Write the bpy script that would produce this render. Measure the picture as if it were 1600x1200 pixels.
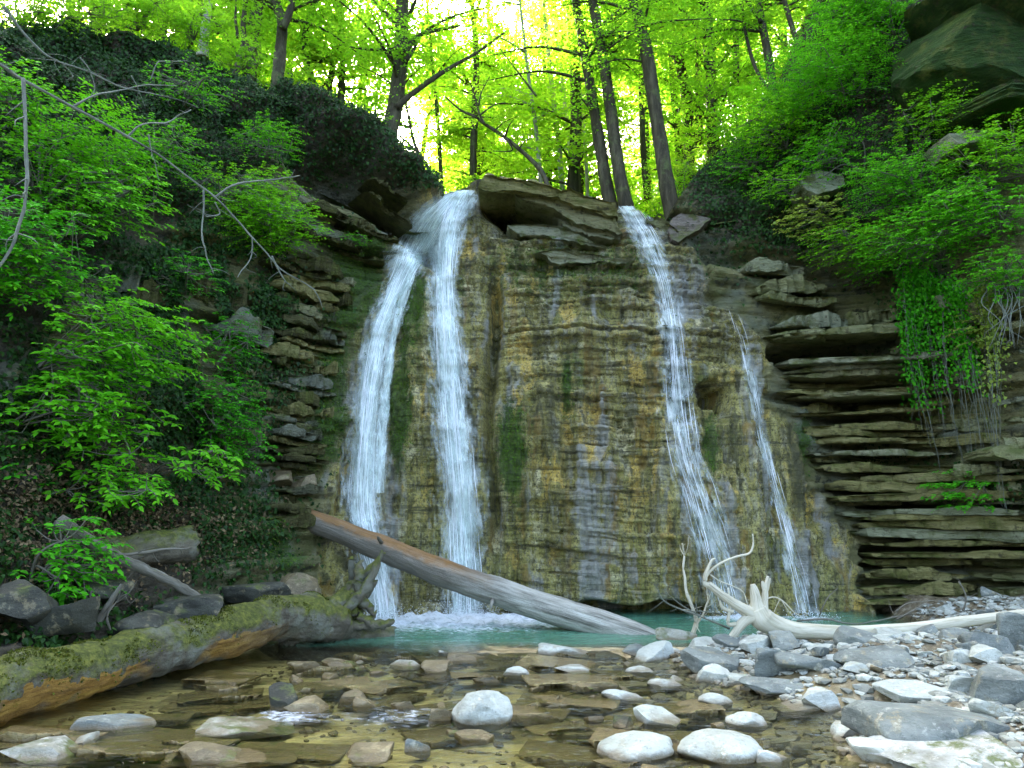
import bpy, bmesh, math, random
import numpy as np
from mathutils import Vector, Matrix
from mathutils.bvhtree import BVHTree

# ------------------------------------------------------------------ camera, sky, sun, exposure
for o in list(bpy.data.objects):
    bpy.data.objects.remove(o, do_unlink=True)
scene = bpy.context.scene
COL = scene.collection
R = math.radians
PITCH, CAMZ, FOC = R(10.0), 1.4, 1186.0
cam_d = bpy.data.cameras.new('camera')
cam_d.sensor_width = 36.0
cam_d.lens = 36.0 * FOC / 1600.0
cam_d.clip_start, cam_d.clip_end = 0.05, 600.0
cam = bpy.data.objects.new('camera', cam_d)
cam.location = (0, 0, CAMZ)
cam.rotation_euler = (R(90) + PITCH, 0, 0)
COL.objects.link(cam)
scene.camera = cam

SUN_AZ, SUN_EL = R(-20.0), R(36.0)          # azimuth from +Y towards +X
sdir = Vector((math.sin(SUN_AZ) * math.cos(SUN_EL), math.cos(SUN_AZ) * math.cos(SUN_EL), math.sin(SUN_EL)))
world = bpy.data.worlds.new('World')
scene.world = world
world.use_nodes = True
wn = world.node_tree
wn.nodes.clear()
sky = wn.nodes.new('ShaderNodeTexSky')
sky.sky_type = 'NISHITA'
sky.sun_disc = False
sky.sun_elevation = SUN_EL
sky.sun_rotation = SUN_AZ
sky.air_density, sky.dust_density, sky.ozone_density = 0.75, 8.0, 0.2
bg = wn.nodes.new('ShaderNodeBackground')
bg.inputs['Strength'].default_value = 0.15
wo = wn.nodes.new('ShaderNodeOutputWorld')
wn.links.new(sky.outputs[0], bg.inputs[0])
wn.links.new(bg.outputs[0], wo.inputs[0])
sun_d = bpy.data.lights.new('sun', 'SUN')
sun_d.energy, sun_d.angle, sun_d.color = 5.0, R(0.5), (1.0, 0.93, 0.78)
sun = bpy.data.objects.new('sun', sun_d)
sun.rotation_euler = (-sdir).to_track_quat('-Z', 'Y').to_euler()
sun.location = (-10, 30, 40)
COL.objects.link(sun)
scene.view_settings.view_transform = 'Standard'
scene.view_settings.look = 'None'
scene.view_settings.exposure = 3.65
scene.view_settings.gamma = 1.0
scene.view_settings.use_curve_mapping = False
scene.render.engine = 'CYCLES'
cy = scene.cycles
cy.max_bounces, cy.diffuse_bounces, cy.glossy_bounces = 8, 4, 3
cy.transmission_bounces, cy.transparent_max_bounces = 4, 16
cy.use_denoising = True

# ------------------------------------------------------------------ small maths
CP, SP = math.cos(PITCH), math.sin(PITCH)

def pixa(px, py, Y):
    "numpy: photo pixel + distance in metres along the view -> point in the place"
    px, py, Y = np.broadcast_arrays(np.asarray(px, float), np.asarray(py, float), np.asarray(Y, float))
    cx, cyy = (px - 800) / FOC, (600 - py) / FOC
    t = Y / (CP - cyy * SP)
    return np.stack([cx * t, Y, CAMZ + t * (SP + cyy * CP)], -1)

def pix(px, py, Y):
    return Vector(pixa(px, py, Y))

def pixz(px, py, z):
    "where the line of sight meets height z"
    cx, cyy = (px - 800) / FOC, (600 - py) / FOC
    t = (z - CAMZ) / (SP + cyy * CP)
    return Vector((cx * t, t * (CP - cyy * SP), z))

def raydir(px, py):
    cx, cyy = (px - 800) / FOC, (600 - py) / FOC
    return Vector((cx, CP - cyy * SP, SP + cyy * CP)).normalized()

_rs = np.random.RandomState(7)
_perm = np.concatenate([_rs.permutation(256)] * 3).astype(np.int64)
_grad = _rs.normal(size=(256, 3))
_grad /= np.linalg.norm(_grad, axis=1)[:, None]

def pnoise(x, y, z, seed=0):
    x, y, z = np.broadcast_arrays(np.asarray(x, float), np.asarray(y, float), np.asarray(z, float))
    x = x + seed * 17.31; y = y + seed * 5.77; z = z - seed * 9.13
    xi, yi, zi = np.floor(x).astype(np.int64), np.floor(y).astype(np.int64), np.floor(z).astype(np.int64)
    fx, fy, fz = x - xi, y - yi, z - zi
    u, v, w = [f * f * f * (f * (f * 6 - 15) + 10) for f in (fx, fy, fz)]
    out = 0
    for dx in (0, 1):
        for dy in (0, 1):
            for dz in (0, 1):
                h = _perm[_perm[_perm[(xi + dx) & 255] + ((yi + dy) & 255)] + ((zi + dz) & 255)]
                g = _grad[h]
                d = g[..., 0] * (fx - dx) + g[..., 1] * (fy - dy) + g[..., 2] * (fz - dz)
                out = out + d * (u if dx else 1 - u) * (v if dy else 1 - v) * (w if dz else 1 - w)
    return out * 1.5

def fbm(x, y, z, octv=4, seed=0, gain=0.5):
    a, s, f = 1.0, 0, 1.0
    for i in range(octv):
        s = s + a * pnoise(x * f, y * f, z * f, seed + i)
        a *= gain; f *= 2.03
    return s

def cellrand(a, b, seed=0):
    "white noise on integer pairs, 0..1"
    a = np.asarray(a).astype(np.int64) + seed * 31; b = np.asarray(b).astype(np.int64)
    return _perm[_perm[_perm[a & 255] + (b & 255)] + ((a >> 8) & 255)] / 255.0

def sstep(x, a, b):
    t = np.clip((np.asarray(x, float) - a) / (b - a), 0, 1)
    return t * t * (3 - 2 * t)

def norm(v):
    return v / np.maximum(np.linalg.norm(v, axis=-1, keepdims=True), 1e-9)

def catmull(pts, n):
    "smooth curve through points (k,d) -> (n,d)"
    P = np.asarray(pts, float)
    if len(P) == 2:
        t = np.linspace(0, 1, n)[:, None]
        return P[0] * (1 - t) + P[1] * t
    P = np.vstack([2 * P[0] - P[1], P, 2 * P[-1] - P[-2]])
    seg = len(P) - 3
    s = np.linspace(0, seg - 1e-6, n)
    i = s.astype(int); t = (s - i)[:, None]
    p0, p1, p2, p3 = P[i], P[i + 1], P[i + 2], P[i + 3]
    return 0.5 * (2 * p1 + (p2 - p0) * t + (2 * p0 - 5 * p1 + 4 * p2 - p3) * t ** 2 + (3 * p1 - p0 - 3 * p2 + p3) * t ** 3)

# ------------------------------------------------------------------ mesh helpers
def new_mesh(name, V, faces, mats=(), smooth=True, attrs=None, uv=None, sharp=None, face_mat=None):
    "faces: list of (m,k) int arrays"
    me = bpy.data.meshes.new(name)
    V = np.asarray(V, np.float32).reshape(-1, 3)
    faces = [np.asarray(f, np.int32) for f in faces if len(f)]
    nl = sum(f.size for f in faces); nf = sum(len(f) for f in faces)
    me.vertices.add(len(V)); me.vertices.foreach_set('co', V.ravel())
    me.loops.add(nl); me.polygons.add(nf)
    loops = np.concatenate([f.ravel() for f in faces])
    tot = np.concatenate([np.full(len(f), f.shape[1], np.int32) for f in faces])
    start = np.concatenate([[0], np.cumsum(tot)[:-1]]).astype(np.int32)
    me.loops.foreach_set('vertex_index', loops)
    me.polygons.foreach_set('loop_start', start)
    me.polygons.foreach_set('loop_total', tot)
    me.polygons.foreach_set('use_smooth', np.full(nf, smooth, bool))
    if face_mat is not None:
        me.polygons.foreach_set('material_index', np.asarray(face_mat, np.int32))
    for k, a in (attrs or {}).items():
        at = me.attributes.new(k, 'FLOAT', 'POINT')
        at.data.foreach_set('value', np.asarray(a, np.float32))
    if uv is not None:
        l = me.uv_layers.new(name='UVMap')
        l.data.foreach_set('uv', np.asarray(uv, np.float32)[loops].ravel())
    for m in mats:
        me.materials.append(m)
    me.update(calc_edges=True)
    if sharp is not None:
        me.set_sharp_from_angle(angle=sharp)
    return me

def link(name, me, parent=None):
    o = bpy.data.objects.new(name, me)
    COL.objects.link(o)
    if parent is not None:
        o.parent = parent
    return o

def tag(o, label=None, cat=None, group=None, kind=None):
    if label: o['label'] = label
    if cat: o['category'] = cat
    if group: o['group'] = group
    if kind: o['kind'] = kind
    return o

def thing(name, loc, label, cat, group=None, kind=None):
    o = bpy.data.objects.new(name, None)
    o.empty_display_size = 0.1
    o.location = loc
    COL.objects.link(o)
    return tag(o, label, cat, group, kind)

def part(name, me, root):
    "child whose mesh is given in world coordinates; root is unrotated"
    o = link(name, me, root)
    o.location = -Vector(root.location)
    return o

class MB:
    "collects tubes and other shells into one mesh"
    def __init__(s): s.V, s.Q, s.T, s.n, s.A = [], [], [], 0, []
    def add(s, V, Q=(), T=(), a=0.0):
        V = np.asarray(V, float).reshape(-1, 3)
        if len(Q): s.Q.append(np.asarray(Q) + s.n)
        if len(T): s.T.append(np.asarray(T) + s.n)
        s.V.append(V); s.n += len(V); s.A.append(np.full(len(V), a))
    def tube(s, path, rad, sides=8, lump=0.0, freq=3.0, seed=0, cap=True, ell=None):
        V, Q, T = tube_arrays(path, rad, sides, lump, freq, seed, cap, ell)
        s.add(V, Q, T)
    def mesh(s, name, mat, smooth=True, sharp=None):
        f = []
        if s.Q: f.append(np.concatenate(s.Q))
        if s.T: f.append(np.concatenate(s.T))
        return new_mesh(name, np.concatenate(s.V), f, [mat] if mat else [], smooth, sharp=sharp)

def tube_arrays(path, rad, sides=8, lump=0.0, freq=3.0, seed=0, cap=True, ell=None):
    P = np.asarray(path, float); n = len(P)
    rad = np.atleast_1d(np.asarray(rad, float)); rad = np.interp(np.linspace(0, 1, n), np.linspace(0, 1, len(rad)), rad) if len(rad) > 1 else np.full(n, rad[0])
    T_ = norm(np.gradient(P, axis=0))
    up = np.array([0.13, 0.21, 0.97])
    if abs(T_[:, 2]).mean() > 0.85: up = np.array([0.2, -0.97, 0.1])
    S = norm(np.cross(T_, up)); U = np.cross(S, T_)
    a = np.linspace(0, 2 * math.pi, sides, endpoint=False)
    c, sn = np.cos(a), np.sin(a)
    r = np.repeat(rad[:, None], sides, 1)
    V = P[:, None, :] + r[..., None] * (c[None, :, None] * S[:, None, :] + sn[None, :, None] * U[:, None, :])
    if lump:
        k = 1 + lump * fbm(V[..., 0] * freq, V[..., 1] * freq, V[..., 2] * freq, 3, seed)
        V = P[:, None, :] + (V - P[:, None, :]) * k[..., None]
    V = V.reshape(-1, 3)
    i = np.arange(n - 1)[:, None] * sides; j = np.arange(sides)[None, :]; j2 = (j + 1) % sides
    Q = np.stack([i + j, i + j2, i + sides + j2, i + sides + j], -1).reshape(-1, 4)
    T = np.zeros((0, 3), int)
    if cap:
        V = np.vstack([V, P[0], P[-1]])
        c0, c1 = n * sides, n * sides + 1
        jj = np.arange(sides); jn = (jj + 1) % sides
        T = np.vstack([np.stack([np.full(sides, c0), jn, jj], -1),
                       np.stack([np.full(sides, c1), (n - 1) * sides + jj, (n - 1) * sides + jn], -1)])
    return V, Q, T

LEAF_BIG = (np.array([[0, 0, 0], [.28, .2, .045], [.3, 0, 0], [.28, -.2, .045], [.62, .19, .03], [.64, 0, -.02], [.62, -.19, .03], [1, 0, -.12]], float),
            np.array([[1, 2, 5, 4], [2, 3, 6, 5]]), np.array([[0, 2, 1], [0, 3, 2], [4, 5, 7], [5, 6, 7]]))
LEAF_KITE = (np.array([[0, 0, 0], [.42, .3, .07], [1, 0, -.06], [.42, -.3, .07]], float),
             np.zeros((0, 4), int), np.array([[0, 2, 1], [0, 3, 2]]))
LEAF_IVY = (np.array([[0, 0, 0], [.15, .42, .05], [.55, .26, .04], [1, 0, -.06], [.55, -.26, .04], [.15, -.42, .05]], float),
            np.zeros((0, 4), int), np.array([[0, 2, 1], [0, 3, 2], [0, 4, 3], [0, 5, 4]]))

def leaf_arrays(C, A, Nn, S, tmpl):
    T, Q, F = tmpl
    A = norm(A); B = norm(np.cross(Nn, A)); Nn = np.cross(A, B)
    V = C[:, None, :] + S[:, None, None] * (T[None, :, 0, None] * A[:, None, :] + T[None, :, 1, None] * B[:, None, :] + T[None, :, 2, None] * Nn[:, None, :])
    n, m = len(C), len(T)
    off = (np.arange(n) * m)[:, None, None]
    return V.reshape(-1, 3), (Q[None] + off).reshape(-1, 4) if len(Q) else [], (F[None] + off).reshape(-1, 3), m

def leaf_mesh(name, C, A, Nn, S, tmpl, mat, rng, origin=None):
    V, Q, F, m = leaf_arrays(np.asarray(C, float), np.asarray(A, float), np.asarray(Nn, float), np.asarray(S, float), tmpl)
    tint = np.repeat(rng.rand(len(C)), m)
    return new_mesh(name, V, [Q, F], [mat], smooth=False, attrs={'tint': tint})

def sprays(starts, dirs, lens, per, leaf, rng, droop=0.25, flat=0.35):
    "two-ranked leaf sprays on arching twigs -> leaf centres, axes, normals, sizes and twig paths"
    starts, dirs, lens = np.asarray(starts, float), norm(np.asarray(dirs, float)), np.asarray(lens, float)
    n = len(starts)
    t = (np.arange(per) + 0.6) / per
    t = np.clip(t[None, :] + rng.normal(0, .04, (n, per)), .08, 1.0)
    up = np.array([0, 0, 1.0])
    side = norm(np.cross(dirs, up) + 1e-6)
    pos = starts[:, None] + dirs[:, None] * (lens[:, None] * t)[..., None] - up * (droop * lens[:, None] * t ** 2)[..., None]
    sg = np.where(np.arange(per) % 2 == 0, 1.0, -1.0)[None, :]
    last = (np.arange(per) == per - 1)[None, :]
    fwd = dirs[:, None] - up * (2 * droop * t)[..., None]
    ax = fwd * (.55 + .5 * last)[..., None] + side[:, None] * (sg * (1 - last) * (.9 + .2 * rng.rand(n, per)))[..., None] + rng.normal(0, .16, (n, per, 3))
    nn = up + rng.normal(0, flat, (n, per, 3)) + 0.3 * fwd
    sz = leaf * (0.65 + 0.6 * rng.rand(n, per)) * (1 - .25 * np.abs(t - .55))
    tw = starts[:, None] + dirs[:, None] * (lens[:, None] * np.linspace(0, 1, 4)[None])[..., None] - up * (droop * lens[:, None] * np.linspace(0, 1, 4)[None] ** 2)[..., None]
    return pos.reshape(-1, 3), ax.reshape(-1, 3), nn.reshape(-1, 3), sz.ravel(), tw

# ------------------------------------------------------------------ material helpers
class NT:
    def __init__(s, name):
        s.m = bpy.data.materials.new(name); s.m.use_nodes = True
        s.t = s.m.node_tree; s.t.nodes.clear()
        s.out = s.t.nodes.new('ShaderNodeOutputMaterial')
        s._pos = None
    def n(s, typ, ins=None, **kw):
        nd = s.t.nodes.new(typ)
        for k, v in kw.items(): setattr(nd, k, v)
        for k, v in (ins or {}).items(): s.put(nd.inputs[k], v)
        return nd
    def put(s, sock, v):
        if isinstance(v, bpy.types.NodeSocket): s.t.links.new(v, sock)
        elif hasattr(v, '__len__') and len(v) == 3 and sock.type == 'RGBA': sock.default_value = (*v, 1)
        else: sock.default_value = v
    def pos(s):
        if s._pos is None: s._pos = s.n('ShaderNodeNewGeometry').outputs['Position']
        return s._pos
    def obj(s): return s.n('ShaderNodeTexCoord').outputs['Object']
    def uv(s): return s.n('ShaderNodeTexCoord').outputs['UV']
    def attr(s, name): return s.n('ShaderNodeAttribute', attribute_name=name).outputs['Fac']
    def rnd(s): return s.n('ShaderNodeObjectInfo').outputs['Random']
    def map(s, vec, scale=(1, 1, 1), loc=(0, 0, 0), rot=(0, 0, 0)):
        return s.n('ShaderNodeMapping', {'Vector': vec, 'Scale': scale, 'Location': loc, 'Rotation': rot}).outputs[0]
    def noise(s, vec, scale, detail=4, rough=.55, dist=0.0):
        return s.n('ShaderNodeTexNoise', {'Vector': vec, 'Scale': scale, 'Detail': detail, 'Roughness': rough, 'Distortion': dist}).outputs['Fac']
    def voro(s, vec, scale, feature='F1', out='Distance', rand=1.0):
        return s.n('ShaderNodeTexVoronoi', {'Vector': vec, 'Scale': scale, 'Randomness': rand}, feature=feature).outputs[out]
    def ramp(s, fac, stops, interp='LINEAR'):
        nd = s.n('ShaderNodeValToRGB', {0: fac}); cr = nd.color_ramp; cr.interpolation = interp
        while len(cr.elements) < len(stops): cr.elements.new(0.5)
        for e, (p, c) in zip(cr.elements, stops):
            e.position = p
            e.color = (c, c, c, 1) if not hasattr(c, '__len__') else (*c, 1)
        return nd.outputs[0]
    def mix(s, f, a, b, mode='MIX'):
        nd = s.n('ShaderNodeMix', data_type='RGBA', blend_type=mode)
        s.put(nd.inputs[0], f); s.put(nd.inputs[6], a); s.put(nd.inputs[7], b)
        return nd.outputs[2]
    def math(s, op, a, b=None, c=None, clamp=False):
        nd = s.n('ShaderNodeMath', operation=op, use_clamp=clamp)
        s.put(nd.inputs[0], a)
        if b is not None: s.put(nd.inputs[1], b)
        if c is not None: s.put(nd.inputs[2], c)
        return nd.outputs[0]
    def sep(s, v): return s.n('ShaderNodeSeparateXYZ', {0: v}).outputs
    def bump(s, h, strength=.5, dist=.02, nrm=None):
        ins = {'Height': h, 'Strength': strength, 'Distance': dist}
        if nrm is not None: ins['Normal'] = nrm
        return s.n('ShaderNodeBump', ins).outputs[0]
    def bsdf(s, col, rough=.8, nrm=None, spec=.4, **kw):
        ins = {'Base Color': col, 'Roughness': rough, 'Specular IOR Level': spec}
        if nrm is not None: ins['Normal'] = nrm
        ins.update(kw)
        return s.n('ShaderNodeBsdfPrincipled', ins).outputs[0]
    def done(s, sh):
        s.t.links.new(sh, s.out.inputs[0]); return s.m

def leaf_mat(name, dark, light, trans, tfac=.45, rough=.45, spec=.35):
    k = NT(name)
    t = k.attr('tint'); r = k.rnd()
    f = k.math('MULTIPLY_ADD', r, .25, k.math('MULTIPLY', t, .8))
    c = k.mix(f, dark, light)
    b = k.bsdf(c, rough, spec=spec)
    tr = k.n('ShaderNodeBsdfTranslucent', {'Color': k.mix(f, [x * .75 for x in trans], trans)}).outputs[0]
    return k.done(k.n('ShaderNodeMixShader', {0: tfac, 1: b, 2: tr}).outputs[0])

# ------------------------------------------------------------------ materials of the setting
def mat_cliff():
    k = NT('cliff_rock')
    p = k.pos()
    wet, soil = k.attr('wet'), k.attr('soil')
    # layered dry rock: olive grey beds with thin partings
    bed = k.noise(k.map(p, (.35, .35, 7.0)), 1.0, 5, .6)
    blot = k.noise(p, 2.2, 5, .6)
    dry = k.ramp(bed, [(.25, (.02, .02, .009)), (.42, (.1, .1, .036)), (.58, (.21, .2, .075)), (.75, (.32, .31, .16))])
    dry = k.mix(k.ramp(blot, [(.42, 0), (.62, .7)]), dry, (.085, .105, .02))
    dry = k.mix(k.ramp(k.noise(p, .9, 4), [(.5, 0), (.66, .75)]), dry, (.2, .23, .17))
    dry = k.mix(k.ramp(k.noise(k.map(p, loc=(4, 9, 2)), 3.2, 6, .65), [(.56, 0), (.63, .9)]), dry, (.03, .035, .015))
    # wet travertine: streaks running down
    st = k.noise(k.map(p, (2.6, 2.6, .26)), 1.0, 6, .62, .4)
    st2 = k.noise(k.map(p, (5.5, 5.5, .42), (3, 1, 7)), 1.0, 6, .65, .5)
    st3 = k.noise(k.map(p, (1.5, 1.5, .3), (11, 5, 2)), 1.0, 5, .6, .4)
    st4 = k.noise(k.map(p, (9, 9, .5), (1, 8, 3)), 1.0, 5, .6, .3)
    w = k.ramp(st, [(.28, (.03, .028, .01)), (.42, (.16, .145, .042)), (.52, (.31, .27, .08)), (.63, (.41, .365, .14)), (.75, (.33, .32, .22))])
    w = k.mix(k.ramp(st2, [(.53, 0), (.66, .75)]), w, (.36, .34, .33))
    w = k.mix(k.ramp(st3, [(.5, 0), (.66, .85)]), w, (.15, .16, .03))
    w = k.mix(k.ramp(st4, [(.54, 0), (.66, .85)]), w, (.035, .035, .018))
    w = k.mix(k.ramp(k.noise(k.map(p, (2, 2, .7), (6, 6, 6)), 1.0, 5, .65), [(.56, 0), (.64, .9)]), w, (.6, .42, .1))
    w = k.mix(k.ramp(k.noise(k.map(p, (1.2, 1.2, .5), (2, 9, 14)), 1.0, 5, .65), [(.6, 0), (.7, .85)]), w, (.09, .14, .02))
    w = k.mix(k.ramp(k.noise(k.map(p, (3, 3, 1.4), (9, 3, 1)), 1.0, 4, .6), [(.6, 0), (.65, .9)]), w, (.56, .5, .3))
    bw = k.noise(k.map(p, (.9, .9, 11), (5, 5, 3)), 1.0, 5, .65)
    w = k.mix(k.ramp(bw, [(.56, 0), (.68, .6)]), w, (.43, .38, .15))
    w = k.mix(k.ramp(bw, [(.34, .85), (.43, 0)]), w, (.04, .038, .016))
    # small pits and pores
    w = k.mix(k.ramp(k.noise(p, 15, 4, .75), [(.36, .9), (.47, 0)]), w, (.045, .04, .018))
    w = k.mix(k.ramp(k.noise(k.map(p, (38, 38, 22)), 1, 3, .7), [(.38, .75), (.5, 0)]), w, (.06, .055, .025))
    w = k.mix(k.ramp(k.noise(k.map(p, (30, 30, 16), (7, 2, 4)), 1, 3, .7), [(.58, 0), (.68, .45)]), w, (.48, .46, .34))
    big = k.noise(k.map(p, (1.9, 1.9, .16), (21, 3, 9)), 1, 5, .6, .5)
    w = k.mix(k.ramp(big, [(.54, 0), (.62, .75)]), w, (.3, .3, .31))
    w = k.mix(k.ramp(big, [(.36, .85), (.44, 0)]), w, (.05, .05, .022))
    w = k.mix(k.ramp(k.noise(k.map(p, (3.4, 3.4, .22), (2, 13, 5)), 1, 5, .6, .4), [(.57, 0), (.65, .8)]), w, (.2, .13, .03))
    moss = k.ramp(k.math('ADD', k.math('MULTIPLY', k.attr('moss'), .9), k.math('MULTIPLY', k.math('SUBTRACT', k.noise(k.map(p, (7, 7, 2.5)), 1, 5, .75), .5), 1.5)), [(.42, 0), (.62, .92)])
    w = k.mix(moss, w, k.mix(k.ramp(k.noise(k.map(p, (34, 34, 9)), 1, 4, .75), [(.35, 0), (.65, 1)]), (.008, .02, .003), (.075, .13, .012)))
    w = k.mix(1.0, w, (1.08, 1.12, .95), 'MULTIPLY')
    c = k.mix(wet, dry, w)
    dirt = k.ramp(k.noise(p, 14, 5, .7), [(.3, (.02, .016, .01)), (.6, (.06, .05, .026)), (.8, (.12, .11, .05))])  # soil brown, darkened as well for the shade under the left brow
    c = k.mix(k.math('MULTIPLY', soil, .9), c, dirt)
    dryl = k.math('MULTIPLY', k.math('SUBTRACT', 1, wet), moss)
    c = k.mix(dryl, c, (.05, .1, .012))
    h = k.math('ADD', k.math('MULTIPLY', k.noise(k.map(p, (4, 4, 14)), 1.0, 6, .65), k.math('SUBTRACT', 1.3, wet)),
               k.math('ADD', k.math('MULTIPLY', k.noise(p, 24, 6, .7), .6), k.math('MULTIPLY', bw, k.math('MULTIPLY', wet, 1.2))))
    nb = k.bump(h, 1.0, .11)
    rough = k.math('SUBTRACT', .85, k.math('MULTIPLY', wet, k.ramp(k.noise(k.map(p, (6, 6, 1)), 1, 4), [(.4, .25), (.6, .6)])))
    return k.done(k.bsdf(c, rough, nb, .45))

def mat_slab(name='slab_rock', tones=None):
    k = NT(name)
    p = k.pos(); r = k.rnd()
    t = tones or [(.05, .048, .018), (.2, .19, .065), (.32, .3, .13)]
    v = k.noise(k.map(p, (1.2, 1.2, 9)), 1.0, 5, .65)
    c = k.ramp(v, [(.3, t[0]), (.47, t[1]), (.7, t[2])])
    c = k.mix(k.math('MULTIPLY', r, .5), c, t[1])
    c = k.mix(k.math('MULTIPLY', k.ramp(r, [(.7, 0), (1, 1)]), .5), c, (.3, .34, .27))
    c = k.mix(k.ramp(k.noise(p, 3.2, 5, .65), [(.5, 0), (.66, .85)]), c, (.1, .12, .025))
    c = k.mix(k.ramp(k.noise(p, 9, 5, .7), [(.33, .8), (.45, 0)]), c, (.05, .045, .025))
    up = k.sep(k.n('ShaderNodeNewGeometry').outputs['Normal'])[2]
    ms = k.math('MULTIPLY', k.ramp(up, [(.35, 0), (.8, 1)]), k.ramp(k.noise(p, 4, 4), [(.45, 0), (.6, .8)]))
    c = k.mix(ms, c, (.07, .11, .015))
    h = k.math('ADD', k.noise(k.map(p, (5, 5, 22)), 1, 6, .65), k.math('MULTIPLY', k.noise(p, 28, 5, .7), .6))
    return k.done(k.bsdf(c, .85, k.bump(h, 1.0, .09), .15))

def mat_bed():
    k = NT('stream_bed_rock')
    p = k.pos()
    c = k.ramp(k.noise(k.map(p, (1.1, 2.2, 1)), 1.3, 6, .62, .3), [(.3, (.07, .058, .024)), (.45, (.27, .215, .085)), (.6, (.43, .35, .15)), (.78, (.5, .45, .28))])
    cr = k.voro(k.map(p, (1.5, 3.2, 1)), 1.6, 'DISTANCE_TO_EDGE')
    c = k.mix(k.math('MULTIPLY', k.ramp(cr, [(0, .7), (.03, 0)]), k.ramp(k.noise(p, 2.2, 3), [(.5, 0), (.6, 1)])), c, (.04, .03, .016))
    c = k.mix(k.ramp(k.noise(p, 7, 5, .7), [(.55, 0), (.7, .7)]), c, (.1, .12, .035))
    bank = k.attr('bank')
    dirt = k.ramp(k.noise(p, 16, 6, .7), [(.3, (.03, .024, .014)), (.5, (.12, .1, .055)), (.7, (.3, .28, .2))])
    c = k.mix(bank, c, dirt)
    h = k.math('ADD', k.noise(k.map(p, (4, 7, 4)), 1, 6, .65), k.math('MULTIPLY', k.noise(p, 30, 4, .7), .3))
    return k.done(k.bsdf(c, .55, k.bump(h, .7, .04), .4))

def mat_water():
    k = NT('clear_water')
    p = k.pos()
    dep, foam = k.attr('depth'), k.attr('foam')
    h = k.math('ADD', k.noise(k.map(p, (2.2, 5.5, 1)), 1.4, 4, .55, .5), k.math('MULTIPLY', k.noise(k.map(p, (6, 14, 1)), 1.5, 3), .35))
    nb = k.bump(h, .5, .06)
    fr = k.n('ShaderNodeFresnel', {'IOR': 1.33, 'Normal': nb}).outputs[0]
    tr = k.n('ShaderNodeBsdfTransparent', {'Color': (.86, .9, .76)}).outputs[0]
    murk = k.n('ShaderNodeBsdfDiffuse', {'Color': k.ramp(k.noise(p, 1.2, 3), [(.3, (.045, .15, .085)), (.7, (.09, .24, .15))])}).outputs[0]
    body = k.n('ShaderNodeMixShader', {0: dep, 1: tr, 2: murk}).outputs[0]
    gl = k.n('ShaderNodeBsdfGlossy', {'Color': (1, 1, 1), 'Roughness': .06, 'Normal': nb}).outputs[0]
    s = k.n('ShaderNodeMixShader', {0: k.math('MULTIPLY', fr, .9), 1: body, 2: gl}).outputs[0]
    fn = k.noise(k.map(p, (9, 16, 1)), 1, 6, .7, .8)
    fm = k.math('MULTIPLY', k.ramp(k.math('ADD', fn, k.math('MULTIPLY', foam, .45)), [(.62, 0), (.95, .95)]), k.math('MINIMUM', k.math('MULTIPLY', foam, 3), 1))
    wh = k.bsdf((.8, .86, .85), .6, k.bump(fn, .8, .04), .3)
    s = k.n('ShaderNodeMixShader', {0: fm, 1: s, 2: wh}).outputs[0]
    return k.done(s)

def mat_falls(name, dens, uscale=1.0, soft=.19):
    "white water: streaks run along the flow (v), broken and clear in between"
    k = NT(name)
    u = k.uv()
    f1 = k.noise(k.map(u, (19 * uscale, 2.4, 1)), 1, 5, .7, .7)
    f2 = k.noise(k.map(u, (44 * uscale, 8, 1), (3, 2, 0)), 1, 4, .7, .8)
    f3 = k.noise(k.map(u, (6 * uscale, 1.5, 1), (5, 1, 0)), 1, 4, .65, .8)
    m = k.math('ADD', k.math('ADD', k.math('MULTIPLY', f1, .45), k.math('MULTIPLY', f2, .28)), k.math('MULTIPLY', f3, .52))
    e = k.attr('edge')                        # 1 in the core of the stream, 0 at its rim
    a = k.math('ADD', m, k.math('MULTIPLY', k.math('SUBTRACT', e, .5), .36))
    al = k.ramp(a, [(.61 - dens, 0), (.61 + soft - dens, .96)])
    b = k.bsdf(k.ramp(f1, [(.3, (.62, .8, .74)), (.6, (.86, .96, .9))]), .5, k.bump(m, .35, .05), .25)
    t = k.n('ShaderNodeBsdfTranslucent', {'Color': (.85, .92, .92)}).outputs[0]
    w = k.n('ShaderNodeMixShader', {0: .3, 1: b, 2: t}).outputs[0]
    tr = k.n('ShaderNodeBsdfTransparent').outputs[0]
    return k.done(k.n('ShaderNodeMixShader', {0: al, 1: tr, 2: w}).outputs[0])

def mat_floor():
    k = NT('forest_soil')
    p = k.pos()
    c = k.ramp(k.noise(p, 3, 6, .7), [(.3, (.03, .03, .012)), (.5, (.1, .13, .03)), (.7, (.2, .2, .07))])
    return k.done(k.bsdf(c, .9, k.bump(k.noise(p, 12, 5), .8, .06), .2))

M_CLIFF, M_BED, M_WATER, M_FLOOR = mat_cliff(), mat_bed(), mat_water(), mat_floor()
M_SLAB = mat_slab()
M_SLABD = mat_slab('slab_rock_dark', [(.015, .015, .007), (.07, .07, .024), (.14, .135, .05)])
M_SLABR = mat_slab('slab_rock_pale', [(.06, .062, .026), (.2, .21, .09), (.34, .36, .2)])

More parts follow.
